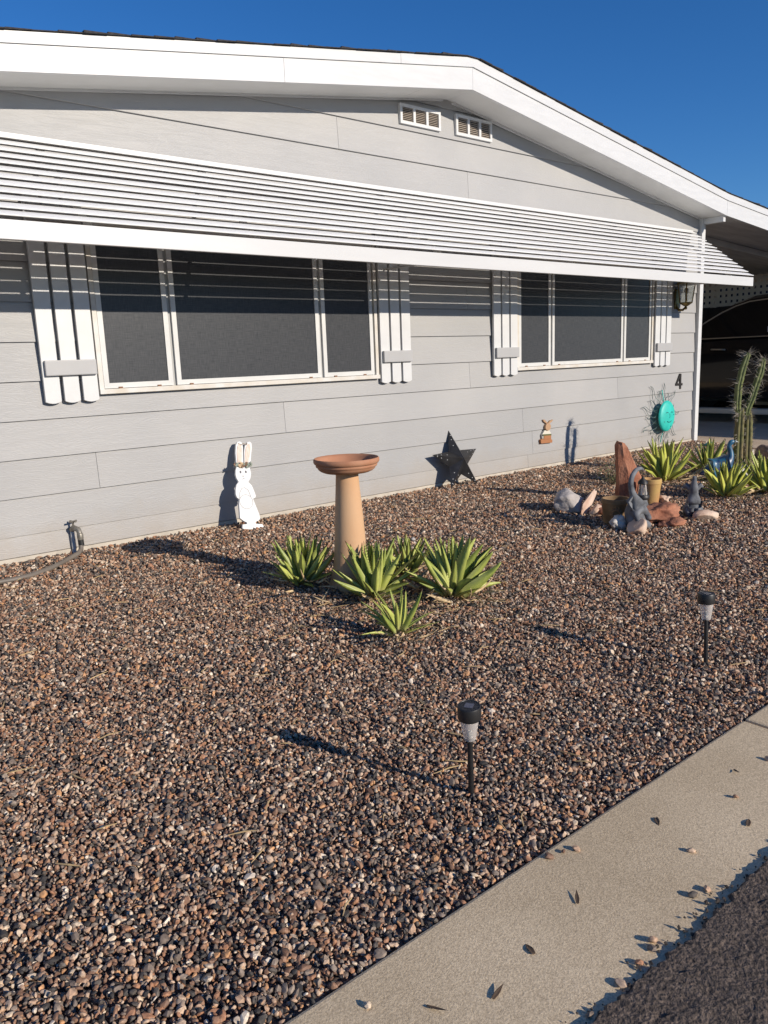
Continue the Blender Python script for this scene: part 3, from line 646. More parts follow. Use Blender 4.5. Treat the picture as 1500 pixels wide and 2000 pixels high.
# coach lantern
lan = empty('wall_lantern', 'old brass and glass coach lantern under the awning beside the corner post', 'lantern', (8.375, -0.135, 1.60))
M_BRASS = mat('tarnished_brass', (0.30, 0.22, 0.07), 0.4, metal=0.8, col2=(0.12, 0.08, 0.03), vscale=20)
M_LGL = bpy.data.materials.new('lantern_glass'); M_LGL.use_nodes = True
pb = M_LGL.node_tree.nodes['Principled BSDF']; pb.inputs['Transmission Weight'].default_value = 0.85; pb.inputs['Roughness'].default_value = 0.12; pb.inputs['Base Color'].default_value = (0.9, 0.93, 0.92, 1)
def hexr(z, r): return [(r*math.cos(PI/3*k+PI/6), r*math.sin(PI/3*k+PI/6), z) for k in range(6)]
lo, hi = hexr(0.0, 0.072), hexr(0.21, 0.105)
for k in range(6):
    MB().tube([lo[k], hi[k]], 0.0065, 6).build('corner_bar', M_BRASS, lan)
    k2 = (k+1) % 6
    mb = MB(); c1 = [Vector(lo[k]), Vector(lo[k2]), Vector(hi[k2]), Vector(hi[k])]; nrm = (c1[1]-c1[0]).cross(c1[3]-c1[0]).normalized()*0.0015
    mb.add([c+nrm for c in c1]+[c-nrm for c in c1], [(0,1,2,3),(7,6,5,4),(0,4,5,1),(1,5,6,2),(2,6,7,3),(3,7,4,0)]); mb.build('glass_pane', M_LGL, lan)
    MB().tube([lo[k], lo[k2]], 0.006, 6).build('bottom_rail', M_BRASS, lan); MB().tube([hi[k], hi[k2]], 0.006, 6).build('top_rail', M_BRASS, lan)
MB().lathe([(0.0, -0.075), (0.010, -0.07), (0.016, -0.055), (0.010, -0.04), (0.03, -0.03), (0.066, -0.004), (0.066, 0.002), (0.0, 0.004)], 18).build('bottom_cup', M_BRASS, lan, smooth=True)
MB().lathe([(0.112, 0.208), (0.112, 0.216), (0.06, 0.27), (0.02, 0.30), (0.014, 0.33), (0.0, 0.335)], 18).build('top_cap', M_BRASS, lan, smooth=True)
MB().lathe([(0.0, 0.005), (0.012, 0.005), (0.012, 0.10), (0.018, 0.105), (0.026, 0.13), (0.022, 0.155), (0.0, 0.17)], 14).build('candle_bulb', mat('old_candle', (0.32, 0.26, 0.14), 0.5), lan, smooth=True)
MB().tube([(0, 0.0, -0.045), (-0.01, 0.03, -0.075), (-0.012, 0.075, -0.075), (-0.01, 0.11, -0.03), (0, 0.122, 0.05)], [0.012, 0.014, 0.015, 0.014, 0.012], 8).build('bracket_arm', M_BRASS, lan, smooth=True)
MB().box(-0.045, 0.045, 0.105, 0.120, -0.06, 0.16).build('back_plate', M_BRASS, lan, bevel=0.006)

# faucet and hose
fau = empty('hose_faucet', 'weathered outdoor faucet on a short pipe low at the left of the wall', 'faucet', (1.50, -0.055, 0.0))
M_GAL = mat('weathered_brass', (0.27, 0.25, 0.21), 0.5, metal=0.6, var=0.3, vscale=50)
MB().tube([(-0.02, 0.02, -0.03), (-0.02, 0.02, 0.15)], 0.013, 10).build('pipe', mat('grey_pipe', (0.45, 0.46, 0.46), 0.6), fau, smooth=True)
MB().tube([(-0.02, 0.02, 0.145), (-0.018, -0.005, 0.160), (0.0, -0.035, 0.150), (0.004, -0.045, 0.125)], [0.017, 0.019, 0.017, 0.016], 10).build('body', M_GAL, fau, smooth=True)
MB().tube([(-0.018, -0.002, 0.165), (-0.018, -0.012, 0.198)], 0.006, 8).build('valve_stem', M_GAL, fau)
hw_ = MB()
for k in range(4): a = k*PI/2+0.4; hw_.tube([(-0.018, -0.012, 0.200), (-0.018+0.026*math.cos(a), -0.012+0.026*math.sin(a), 0.202)], 0.006, 6)
hw_.build('handle', M_GAL, fau)
MB().lathe([(0.017, 0.0), (0.019, 0.01), (0.019, 0.032), (0.016, 0.04)], 14, (0.004, -0.046, 0.088)).build('hose_coupling', M_GAL, fau, smooth=True)
hose = MB().tube([(1.504, -0.101, 0.095), (1.505, -0.102, 0.06), (1.495, -0.115, 0.028), (1.465, -0.145, 0.014), (1.40, -0.205, 0.010), (1.32, -0.285, 0.008), (1.22, -0.370, 0.006), (1.12, -0.425, 0.005), (1.02, -0.445, 0.005), (0.90, -0.43, 0.005), (0.6, -0.36, 0.006), (0.2, -0.30, 0.006), (-0.5, -0.32, 0.006)], 0.0145, 12)
hose = tag(hose.build('garden_hose', mat('hose_rubber', (0.16, 0.135, 0.11), 0.55, var=0.15, vscale=6), smooth=True), 'brown rubber garden hose lying from the faucet along the wall', 'hose')
MB().tube([(1.504, -0.1005, 0.098), (1.5052, -0.102, 0.052)], 0.0175, 12).build('hose_collar', mat('black_rubber', (0.02, 0.02, 0.02), 0.5), hose, smooth=True)

# ------------------------------------------------------------------ ornaments standing by the wall
def leaning(o, base, slope, rz=0.0): o.location = base; o.rotation_euler = (-math.atan(slope), 0, rz); return o
RB = leaning(empty('rabbit_cutout', 'white wooden rabbit cutout with tall ears and flower crown leaning on the wall', 'yard ornament'), (2.585, -0.255, -0.008), 0.36)
M_RW = mat('rabbit_white', (0.64, 0.645, 0.64), 0.5, var=0.03)
M_EAR = mat('ear_pink', (0.62, 0.47, 0.38), 0.7, col2=(0.70, 0.60, 0.52), vscale=25, stretch=(3, 1, 1)); M_PEN = mat('pencil_grey', (0.14, 0.14, 0.15), 0.8)
body_ = [(0.013,0.443),(-0.002,0.417),(-0.01,0.39),(-0.01,0.363),(0.0,0.334),(-0.02,0.32),(-0.038,0.283),(-0.045,0.253),(-0.042,0.229),(-0.028,0.215),(-0.037,0.188),(-0.047,0.135),(-0.057,0.085),(-0.035,0.062),(-0.012,0.046),(-0.016,0.038),(-0.049,0.04),(-0.056,0.018),(-0.054,0.002),(0.019,-0.006),(0.028,-0.004),(0.097,-0.008),(0.107,-0.001),(0.101,0.018),(0.054,0.028),(0.052,0.04),(0.081,0.047),(0.096,0.057),(0.096,0.089),(0.087,0.142),(0.079,0.195),(0.079,0.203),(0.098,0.209),(0.105,0.22),(0.101,0.256),(0.093,0.297),(0.076,0.32),(0.073,0.324),(0.097,0.349),(0.11,0.38),(0.112,0.412),(0.11,0.432)]
plaque('body', body_, -0.018, 0.0, M_RW, RB)
plaque('ear', [(0.015,0.442),(0.018,0.475),(0.028,0.537),(0.045,0.592),(0.064,0.616),(0.084,0.618),(0.099,0.604),(0.098,0.574),(0.081,0.512),(0.065,0.442)], -0.019, -0.001, M_RW, RB)
plaque('ear', [(0.070,0.438),(0.076,0.470),(0.092,0.531),(0.113,0.581),(0.137,0.605),(0.16,0.608),(0.171,0.595),(0.166,0.563),(0.146,0.513),(0.119,0.438)], -0.020, -0.002, M_RW, RB)
plaque('ear_lining', [(0.025,0.474),(0.038,0.536),(0.054,0.583),(0.071,0.601),(0.085,0.592),(0.084,0.563),(0.071,0.513),(0.057,0.47)], -0.0225, -0.0195, M_EAR, RB)
plaque('ear_lining', [(0.08,0.468),(0.1,0.53),(0.12,0.572),(0.143,0.592),(0.155,0.589),(0.152,0.561),(0.134,0.514),(0.109,0.464)], -0.0235, -0.0205, M_EAR, RB)
for x, z in ((0.031, 0.401), (0.072, 0.397)): plaque('eye', [(x+0.0065*math.cos(a), z+0.010*math.sin(a)) for a in np.linspace(0, 2*PI, 9)[:-1]], -0.0195, -0.0182, M_PEN, RB)
MB().tube([(0.036, -0.0185, 0.374), (0.044, -0.0185, 0.366), (0.050, -0.0185, 0.373)], 0.0018, 5).build('nose', M_PEN, RB)
MB().tube([(0.027, -0.0185, 0.353), (0.036, -0.0185, 0.349), (0.044, -0.0185, 0.355), (0.050, -0.0185, 0.348), (0.057, -0.0185, 0.350)], 0.0012, 5).build('mouth', M_PEN, RB)
MB().tube([(0.02+0.05*math.cos(a), -0.0185, 0.19+0.05*math.sin(a)*1.0) for a in np.linspace(0, 2*PI, 25)], 0.0016, 5).build('basket_outline', mat('light_pencil', (0.38, 0.38, 0.37), 0.8), RB)
MB().tube([(-0.026+0.0, -0.0185, 0.21), (-0.012, -0.0185, 0.26), (0.012, -0.0185, 0.287), (0.034, -0.0185, 0.289), (0.055, -0.0185, 0.268), (0.065, -0.0185, 0.22)], 0.0018, 5).build('basket_handle', mat('light_pencil', (0.38, 0.38, 0.37), 0.8), RB)
M_FL = [mat('sage_leaf', (0.24, 0.27, 0.22), 0.8), mat('dried_flower', (0.50, 0.36, 0.22), 0.8), mat('white_flower', (0.66, 0.64, 0.58), 0.8), mat('brown_leaf', (0.22, 0.13, 0.08), 0.8)]
rf = random.Random(9)
for k in range(26):
    t = k/25; x = -0.006 + 0.128*t; z = 0.452 - 0.012*t + rf.uniform(-0.012, 0.012)
    mt = M_FL[0] if t > 0.5 and rf.random() < 0.75 else M_FL[rf.choice((1, 2, 3, 0))]
    a = rf.uniform(0, PI); w = rf.uniform(0.008, 0.014)
    o = MB().prism([(w*1.3*math.cos(b), w*0.7*math.sin(b)) for b in np.linspace(0, 2*PI, 7)[:-1]], lambda p, q: (p, -0.003, q), lambda p, q: (p, 0.0, q)).build('crown_leaf', mt, RB)
    o.location = (x, -0.022 - rf.uniform(0, 0.012), z); o.rotation_euler = (rf.uniform(-0.5, 0.5), a, rf.uniform(-0.5, 0.5))
MB().tube([(0.066, -0.020, 0.605), (0.085, -0.026, 0.588), (0.10, -0.028, 0.598), (0.125, -0.026, 0.585), (0.135, -0.024, 0.60)], 0.002, 5).build('twine_bow', mat('twine', (0.30, 0.20, 0.10), 0.9), RB)

# barn star
star = leaning(empty('barn_star', 'black three dimensional metal barn star leaning against the siding', 'yard ornament'), (4.742, -0.200, 0.003), 0.39)
M_STAR = mat('black_iron', (0.030, 0.030, 0.032), 0.42, metal=0.35, var=0.35, vscale=12, bump=0.1, bscale=120)
SR, SI, DP = 0.282, 0.118, 0.088
cen = (0.0, 0.225); tips = [(cen[0]+SR*math.sin(2*PI*k/5), cen[1]+SR*math.cos(2*PI*k/5)) for k in range(5)]; inn = [(cen[0]+SI*math.sin(2*PI*(k+0.5)/5), cen[1]+SI*math.cos(2*PI*(k+0.5)/5)) for k in range(5)]
M_HOLE = mat('punched_hole_edge', (0.45, 0.45, 0.45), 0.6)
for k in range(5):
    p = tips[k]; a = inn[k]; b = inn[(k-1) % 5]
    mb = MB(); mb.add([(cen[0], -DP, cen[1]), (p[0], 0, p[1]), (a[0], 0, a[1]), (b[0], 0, b[1])], [(0, 1, 2), (0, 3, 1), (1, 3, 2), (0, 2, 3)]); o = mb.build('star_point', M_STAR, star)
    for q in (a, b):
        for f1, f2 in ((0.62, 0.2), (0.38, 0.32), (0.80, 0.08)):
            c3 = Vector((cen[0], -DP, cen[1])); P3 = Vector((p[0], 0, p[1])); Q3 = Vector((q[0], 0, q[1]))
            nrm = (P3-c3).cross(Q3-c3).normalized()
            if nrm.y > 0: nrm = -nrm
            pos = c3 + (P3-c3)*f1 + (Q3-c3)*f2 + nrm*0.001
            u = nrm.orthogonal().normalized(); w = nrm.cross(u)
            MB().prism([(0.0045*math.cos(t), 0.0045*math.sin(t)) for t in np.linspace(0, 2*PI, 9)[:-1]], lambda g, h: pos+u*g+w*h, lambda g, h: pos+u*g+w*h-nrm*0.002).build('punched_hole', M_HOLE, o)

# bird bath
bb = empty('bird_bath', 'terracotta bird bath with wide saucer bowl on a flared pale clay pedestal', 'bird bath', (2.300, -1.790, -0.030))
M_TC = mat('terracotta', (0.36, 0.155, 0.080), 0.8, col2=(0.44, 0.225, 0.13), vscale=9, bump=0.15, bscale=60)
M_PAL = mat('pale_terracotta', (0.56, 0.33, 0.175), 0.8, col2=(0.60, 0.40, 0.235), vscale=4, bump=0.12, bscale=90, stretch=(1, 1, 0.6))
MB().lathe([(r*0.80, z) for r, z in ((0.146, -0.03), (0.146, 0.012), (0.138, 0.03), (0.122, 0.075), (0.110, 0.13), (0.102, 0.20), (0.094, 0.30), (0.086, 0.40), (0.078, 0.48), (0.072, 0.555), (0.070, 0.588))], 48).build('pedestal', M_PAL, bb, smooth=True)
MB().lathe([(r*0.815, z) for r, z in ((0.0, 0.584), (0.105, 0.584), (0.140, 0.587), (0.160, 0.594), (0.170, 0.600), (0.176, 0.606), (0.178, 0.612), (0.187, 0.616), (0.189, 0.621), (0.188, 0.627), (0.196, 0.631), (0.202, 0.639), (0.202, 0.652), (0.196, 0.658), (0.187, 0.656), (0.180, 0.645), (0.165, 0.622), (0.13, 0.612), (0.0, 0.610))], 64).build('bowl', M_TC, bb, smooth=True, angle=50)

# ------------------------------------------------------------------ solar path lights
M_BLK = mat('black_plastic', (0.016, 0.016, 0.017), 0.45, var=0.2, vscale=20)
M_PAN = mat('solar_cell', (0.10, 0.10, 0.12), 0.15)
M_LENS = bpy.data.materials.new('ribbed_lens'); M_LENS.use_nodes = True
pb = M_LENS.node_tree.nodes['Principled BSDF']; pb.inputs['Transmission Weight'].default_value = 0.6; pb.inputs['Roughness'].default_value = 0.22; pb.inputs['Base Color'].default_value = (0.88, 0.84, 0.80, 1); pb.inputs['IOR'].default_value = 1.3
def path_light(loc, lean, label):
    r = empty('path_light', label, 'path light', loc, 0, 'solar path lights along the kerb'); r.rotation_euler = lean; r.scale = (0.87, 0.87, 1)
    MB().tube([(0, 0, -0.08), (0, 0, 0.175)], 0.0088, 14).build('stake', M_BLK, r, smooth=True)
    lens = MB(); seg = 40; pr = [(0.0165, 0.172), (0.0185, 0.176), (0.0285, 0.232), (0.0290, 0.236)]
    lens.lathe(pr, seg); lens.v = [(x*(1+0.02*math.cos(20*math.atan2(y, x))), y*(1+0.02*math.cos(20*math.atan2(y, x))), z) for x, y, z in lens.v]
    lens.build('lens', M_LENS, r, smooth=True, angle=60)
    cap = MB().lathe([(0.0, 0.234), (0.034, 0.234), (0.0355, 0.238), (0.0355, 0.268), (0.034, 0.271), (0.031, 0.2715), (0.030, 0.270), (0.0, 0.270)], 40).build('cap', M_BLK, r, smooth=True)
    MB().box(-0.013, 0.013, -0.013, 0.013, 0.2702, 0.2712).build('solar_panel', M_PAN, cap)
    MB().lathe([(0, 0.18), (0.006, 0.18), (0.006, 0.20), (0, 0.206)], 10).build('lamp_core', mat('lamp_core', (0.6, 0.6, 0.55), 0.4), r)
path_light((1.362, -3.540, -0.058), (0.02, -0.095, 0.5), 'black solar path light near the kerb, the nearer one, leaning left')
path_light((2.630, -3.520, -0.057), (0.0, 0.045, 1.2), 'black solar path light near the kerb, the farther one at right')

# ------------------------------------------------------------------ agaves
def leaf_mat(name, c1, c2, c3):
    mt = bpy.data.materials.new(name); mt.use_nodes = True; nt = mt.node_tree; b = nt.nodes['Principled BSDF']; L = nt.links.new
    tc = nt.nodes.new('ShaderNodeTexCoord'); oi = nt.nodes.new('ShaderNodeObjectInfo'); s = nt.nodes.new('ShaderNodeSeparateXYZ'); L(tc.outputs['Object'], s.inputs[0])
    n = nt.nodes.new('ShaderNodeTexNoise'); n.inputs['Scale'].default_value = 3.0; mp = nt.nodes.new('ShaderNodeMapping'); mp.inputs['Scale'].default_value = (1, 9, 9); L(tc.outputs['Object'], mp.inputs[0]); L(mp.outputs[0], n.inputs['Vector'])
    ad = nt.nodes.new('ShaderNodeMath'); ad.operation = 'MULTIPLY_ADD'; ad.inputs[1].default_value = 0.55; L(oi.outputs['Random'], ad.inputs[0]); 
    sb = nt.nodes.new('ShaderNodeMath'); sb.operation = 'SUBTRACT'; sb.inputs[1].default_value = 0.25; L(n.outputs[0], sb.inputs[0]); L(sb.outputs[0], ad.inputs[2])
    r = nt.nodes.new('ShaderNodeValToRGB'); r.color_ramp.elements[0].position = 0.12; r.color_ramp.elements[0].color = (*c1, 1); r.color_ramp.elements[1].position = 0.75; r.color_ramp.elements[1].color = (*c2, 1); L(ad.outputs[0], r.inputs[0])
    # dry brown tips and bleached bases
    r3 = nt.nodes.new('ShaderNodeValToRGB'); e = r3.color_ramp.elements; e[0].position = 0.925; e[0].color = (0, 0, 0, 1); e[1].position = 0.97; e[1].color = (1, 1, 1, 1); L(s.outputs[0], r3.inputs[0])
    mx = nt.nodes.new('ShaderNodeMix'); mx.data_type = 'RGBA'; L(r3.outputs[0], mx.inputs[0]); L(r.outputs[0], mx.inputs[6]); mx.inputs[7].default_value = (0.10, 0.05, 0.025, 1)
    r4 = nt.nodes.new('ShaderNodeValToRGB'); e = r4.color_ramp.elements; e[0].position = 0.02; e[0].color = (1, 1, 1, 1); e[1].position = 0.22; e[1].color = (0, 0, 0, 1); L(s.outputs[0], r4.inputs[0])
    mx2 = nt.nodes.new('ShaderNodeMix'); mx2.data_type = 'RGBA'; L(r4.outputs[0], mx2.inputs[0]); L(mx.outputs[2], mx2.inputs[6]); mx2.inputs[7].default_value = (*c3, 1)
    ab = nt.nodes.new('ShaderNodeMath'); ab.operation = 'ABSOLUTE'; L(s.outputs[1], ab.inputs[0])
    mr = nt.nodes.new('ShaderNodeMapRange'); mr.inputs[1].default_value = 0.045; mr.inputs[2].default_value = 0.095; mr.inputs[4].default_value = 0.55; L(ab.outputs[0], mr.inputs[0])
    mx3 = nt.nodes.new('ShaderNodeMix'); mx3.data_type = 'RGBA'; L(mr.outputs[0], mx3.inputs[0]); L(mx2.outputs[2], mx3.inputs[6]); mx3.inputs[7].default_value = (0.56, 0.56, 0.26, 1)
    L(mx3.outputs[2], b.inputs['Base Color']); b.inputs['Roughness'].default_value = 0.42; b.inputs['Specular IOR Level'].default_value = 0.4
    b.inputs['Subsurface Weight'].default_value = 0.0
    return mt
M_AG = leaf_mat('agave_green', (0.20, 0.255, 0.05), (0.47, 0.50, 0.125), (0.50, 0.48, 0.22))
M_AGY = leaf_mat('agave_yellow_green', (0.23, 0.28, 0.045), (0.52, 0.53, 0.10), (0.50, 0.42, 0.16))
M_DRY = mat('dry_leaf', (0.50, 0.34, 0.17), 0.85, col2=(0.70, 0.55, 0.33), vscale=12)
def leaf_mesh(name, width, curl, teeth, mt, bend=0.10, n=10):
    v, f = [], []
    for i in range(n+1):
        t = i/n; w = width * (0.62 + 0.38*math.sin(PI*min(1, t/0.55)*0.5)) * (1 - max(0, (t-0.30)/0.70)**1.7) if i < n else 0.004
        w = max(w, 0.004); x = t; z = bend*t*t
        ch = curl*w
        v += [(x, -w, z+ch), (x, -w*0.45, z+ch*0.25), (x, 0, z), (x, w*0.45, z+ch*0.25), (x, w, z+ch), (x, 0, z - width*0.42*(1-t)**0.8 - 0.003)]
    for i in range(n):
        o = i*6; p = o+6
        for k in range(4): f.append((o+k, o+k+1, p+k+1, p+k))
        f += [(o+4, o+5, p+5, p+4), (o+5, o, p, p+5)]
    f.append((5, 4, 3, 2, 1, 0)); f.append(tuple(range(n*6, n*6+6)))
    if teeth:
        for i in range(1, n*2-1):
            a = i/2; i0 = int(a); fr = a-i0
            for side in (0, 4):
                A = Vector(v[i0*6+side]); B = Vector(v[min(n, i0+1)*6+side]); q = A.lerp(B, fr); sg = -1 if side == 0 else 1
                d = Vector((0.010, sg*0.016, 0.004)) * random.uniform(0.7, 1.2); b0 = len(v)
                v += [tuple(q - Vector((0.010, sg*0.002, 0))), tuple(q + Vector((0.010, -sg*0.002, 0))), tuple(q + d)]; f.append((b0, b0+1, b0+2))
    me = bpy.data.meshes.new(name); me.from_pydata(v, [], f); me.update(); me.materials.append(mt)
    for p in me.polygons: p.use_smooth = len(p.vertices) == 4
    return me
LG = [leaf_mesh('leaf', w, c, True, M_AG, bd) for w, c, bd in ((0.096, 0.55, 0.06), (0.108, 0.45, 0.10), (0.090, 0.6, -0.06), (0.102, 0.5, 0.14))]
LY = [leaf_mesh('leaf', w, c, True, M_AGY, bd) for w, c, bd in ((0.085, 0.45, 0.05), (0.10, 0.4, 0.10), (0.080, 0.5, -0.05))]
LT = [leaf_mesh('leaf', w, c, True, M_AG, bd) for w, c, bd in ((0.060, 0.6, 0.10), (0.066, 0.5, -0.12))]
DL = [leaf_mesh('dead_leaf', w, 0.9, False, M_DRY, bd, 7) for w, bd in ((0.075, 0.25), (0.05, -0.12), (0.065, 0.5))]
def agave(name, label, loc, size, n, shapes, seed, open_=1.0, dead=8, group=None, lean=(0, 0)):
    g = empty(name, label, 'agave', loc, 0, group); r = random.Random(seed); ga = 2.39996
    for i in range(n):
        t = (i+0.5)/n                                   # 0 inner, 1 outer
        az = i*ga + r.uniform(-0.25, 0.25)
        el = math.radians(84 - 66*open_*t**1.05 + r.uniform(-6, 6))
        ln = size * (0.80 + 0.28*math.sin(PI*min(1, t*0.9+0.15))) * r.uniform(0.86, 1.1)
        o = inst('leaf', shapes[r.randrange(len(shapes))], g, (math.cos(az)*0.035*size/0.28*(0.3+t), math.sin(az)*0.035*size/0.28*(0.3+t), 0.01 + 0.03*(1-t)), (r.uniform(-0.4, 0.4), -el, az), (ln, ln*r.uniform(0.66, 1.02), ln*r.uniform(0.4, 2.2)))
        o.rotation_mode = 'XYZ'
    for i in range(dead*2):
        az = r.uniform(0, 2*PI) if i % 3 else r.uniform(3.4, 5.4); ln = size*r.uniform(0.25, 0.6); rad = size*r.uniform(0.3, 0.95)
        inst('dead_leaf', DL[r.randrange(3)], g, (math.cos(az)*rad, math.sin(az)*rad, 0.026+r.uniform(0, 0.02)), (r.uniform(-1.2, 1.2), r.uniform(-0.35, 0.05), az + r.uniform(-0.8, 0.8)), (ln, ln, ln))
    if lean != (0, 0): g.rotation_euler = (lean[0], lean[1], 0)
    return g
GF = 'green agaves around the bird bath'
agave('agave', 'compact dark green agave left of the bird bath pedestal', (2.115, -1.610, -0.025), 0.225, 50, LG, 11, 1.0, 5, GF)
agave('agave', 'broad green agave in front of the bird bath pedestal', (2.235, -2.050, -0.030), 0.245, 46, LG, 12, 1.0, 9, GF)
agave('agave', 'green agave partly hidden behind the others right of the pedestal', (2.60, -1.880, -0.028), 0.180, 30, LG, 13, 0.85, 4, GF)
agave('agave', 'largest bright green agave at the right of the bird bath clump', (2.512, -2.300, -0.035), 0.272, 40, LG, 14, 1.0, 11, GF, (0.0, 0.10))
agave('agave', 'small sparse agave nearest the camera below the bird bath', (1.985, -2.515, -0.040), 0.185, 20, LT, 15, 1.08, 7, GF)
GR = 'yellow green agaves by the rock group'
agave('agave', 'yellow green agave right of the upright red rock', (6.06, -1.30, -0.02), 0.325, 34, LY, 21, 0.92, 9, GR)
agave('agave', 'yellow green agave behind the blue bird figurine', (6.68, -1.36, -0.02), 0.285, 28, LY, 22, 0.92, 7, GR)
agave('agave', 'yellow green agave right of the grey howling statue', (5.72, -2.02, -0.032), 0.262, 40, LY, 23, 1.02, 7, GR)
agave('agave', 'yellow green agave at the right edge below the cactus', (6.08, -2.16, -0.033), 0.285, 36, LY, 24, 1.0, 6, GR)
# dry litter under the front clump
for i, (x, y, s) in enumerate(((1.985, -1.965, 0.085), (1.96, -1.995, 0.07), (2.005, -2.00, 0.08), (1.95, -1.96, 0.06))):
    o = inst('fallen_leaf', DL[i % 3], None, (x, y, -0.008), (0.6*i, -0.3, 1.3*i+0.4), s); tag(o, 'dry curled tan leaf on the gravel in front of the left agave', 'dry leaf', 'dry leaves by the agave')

# small dry shrub behind the upright rock
shr = empty('dry_shrub', 'small sparse grey green shrub behind the upright red rock', 'shrub', (5.62, -1.08, -0.016)); r_ = random.Random(31)
tw = MB()
for i in range(34):
    a = r_.uniform(0, 2*PI); l = r_.uniform(0.10, 0.22); e = r_.uniform(0.5, 1.4)
    p0 = Vector((0, 0, 0)); p1 = Vector((math.cos(a)*math.cos(e), math.sin(a)*math.cos(e), math.sin(e)))*l*0.5; p2 = p1 + Vector((math.cos(a+0.3)*math.cos(e*0.8), math.sin(a+0.3)*math.cos(e*0.8), math.sin(e*0.8)))*l*0.5
    tw.tube([p0, p1, p2], [0.003, 0.002, 0.001], 4)
tw.build('twigs', mat('twig', (0.20, 0.15, 0.09), 0.9), shr)
lf = MB()
for i in range(260):
    a = r_.uniform(0, 2*PI); l = r_.uniform(0.06, 0.22); e = r_.uniform(0.4, 1.45); c = Vector((math.cos(a)*math.cos(e), math.sin(a)*math.cos(e), math.sin(e)))*l
    d = Vector((r_.gauss(0, 1), r_.gauss(0, 1), r_.gauss(0, 1))).normalized()*0.013; w = d.orthogonal().normalized()*0.005
    lf.add([c-d, c+w, c+d, c-w], [(0, 1, 2, 3)])
lo_ = lf.build('foliage', mat('shrub_leaf', (0.13, 0.14, 0.06), 0.8, var=0.3, vscale=30), shr); lo_['kind'] = 'stuff'

# ------------------------------------------------------------------ rocks
def rock(name, label, cat, loc, dims, seed, mt, rot=(0, 0, 0), rough=0.35, cuts=7, group=None, sub=4):
    bm = bmesh.new(); bmesh.ops.create_icosphere(bm, subdivisions=sub, radius=1.0); r = random.Random(seed)
    planes = [(Vector((r.gauss(0,1), r.gauss(0,1), r.gauss(0,1))).normalized(), r.uniform(0.48, 0.82)) for _ in range(cuts)]
    for v in bm.verts:
        p = v.co.copy()
        for n_, d in planes:
            e = p.dot(n_) - d
            if e > 0: p -= n_*e*0.92
        p *= 1 + rough*0.5*noise.noise(p*2.2 + Vector((seed, 0, 0))) + rough*0.28*noise.noise(p*5 + Vector((0, seed, 0))) - rough*0.22*abs(noise.noise(p*9 + Vector((0, seed, 3))))
        v.co = Vector((p.x*dims[0], p.y*dims[1], p.z*dims[2]))
    for f in bm.faces: f.smooth = True
    for e in bm.edges:
        if e.calc_face_angle(0) > 0.33: e.smooth = False
    me = bpy.data.meshes.new(name); bm.to_mesh(me); bm.free(); me.materials.append(mt)
    o = bpy.data.objects.new(name, me); C.objects.link(o); o.location = loc; o.rotation_euler = rot
    return tag(o, label, cat, group)
M_RED = mat('red_sandstone', (0.27, 0.095, 0.050), 0.9, col2=(0.42, 0.19, 0.11), vscale=7, bump=0.7, bscale=45, bdist=0.01)
M_GRK = mat('grey_rock', (0.36, 0.33, 0.31), 0.9, col2=(0.54, 0.49, 0.45), vscale=9, bump=0.6, bscale=40, bdist=0.01)
M_PCH = mat('peach_quartz', (0.58, 0.38, 0.26), 0.7, col2=(0.66, 0.52, 0.40), vscale=9, bump=0.4, bscale=40, bdist=0.008)
M_WRK = mat('white_quartz', (0.60, 0.57, 0.52), 0.7, col2=(0.42, 0.38, 0.34), vscale=16, bump=0.6, bscale=40, bdist=0.01)
M_DRF = mat('pinkish_slab', (0.46, 0.27, 0.18), 0.85, col2=(0.64, 0.50, 0.40), vscale=6, stretch=(1, 3, 3), bump=0.5, bscale=30)
# upright slab: tapered block, slanted top
def upright():
    bm = bmesh.new(); bmesh.ops.create_grid(bm, x_segments=1, y_segments=1, size=1); bm.clear()
    ring = [(-0.15, -0.05), (-0.05, -0.085), (0.10, -0.075), (0.155, -0.01), (0.12, 0.07), (-0.06, 0.085), (-0.15, 0.045)]
    lv = [(0.0, 1.0, 0, 0), (0.08, 0.99, 0, 0), (0.16, 0.96, 0, 0), (0.24, 0.87, -0.025, 0), (0.32, 0.70, -0.062, 0), (0.38, 0.55, -0.088, 0), (0.43, 0.40, -0.105, 0), (0.462, 0.26, -0.112, 0)]
    vs_, fs_ = [], []; nn2 = len(ring); r = random.Random(2)
    for z, s, ox, oy in lv:
        for x, y in ring:
            vs_.append((x*s + ox + r.uniform(-0.006, 0.006), y*(0.55+0.45*s) + r.uniform(-0.006, 0.006), z + (x*s*-0.12 if z > 0.2 else 0)))
    for i in range(len(lv)-1):
        for k in range(nn2): fs_.append((i*nn2+k, i*nn2+(k+1) % nn2, (i+1)*nn2+(k+1) % nn2, (i+1)*nn2+k))
    fs_.append(tuple(range((len(lv)-1)*nn2, len(lv)*nn2))); fs_.append(tuple(range(nn2-1, -1, -1)))
    me = bpy.data.meshes.new('rock'); me.from_pydata(vs_, [], fs_); me.update()
    bm = bmesh.new(); bm.from_mesh(me); bmesh.ops.subdivide_edges(bm, edges=bm.edges, cuts=2, use_grid_fill=True)
    for v in bm.verts: v.co += v.normal*0.010*noise.noise(v.co*14) + v.normal*0.005*noise.noise(v.co*40)
    for f in bm.faces: f.smooth = True
    for e in bm.edges:
        if e.calc_face_angle(0) > 0.45: e.smooth = False
    bm.to_mesh(me); bm.free(); me.materials.append(M_RED)
    o = bpy.data.objects.new('upright_rock', me); C.objects.link(o); o.location = (5.165, -1.545, -0.04); o.rotation_euler = (0, 0, -0.60); o.scale = (0.66, 0.75, 1.0)
    return tag(o, 'tall red sandstone slab standing on end in the rock group', 'rock')
upright()
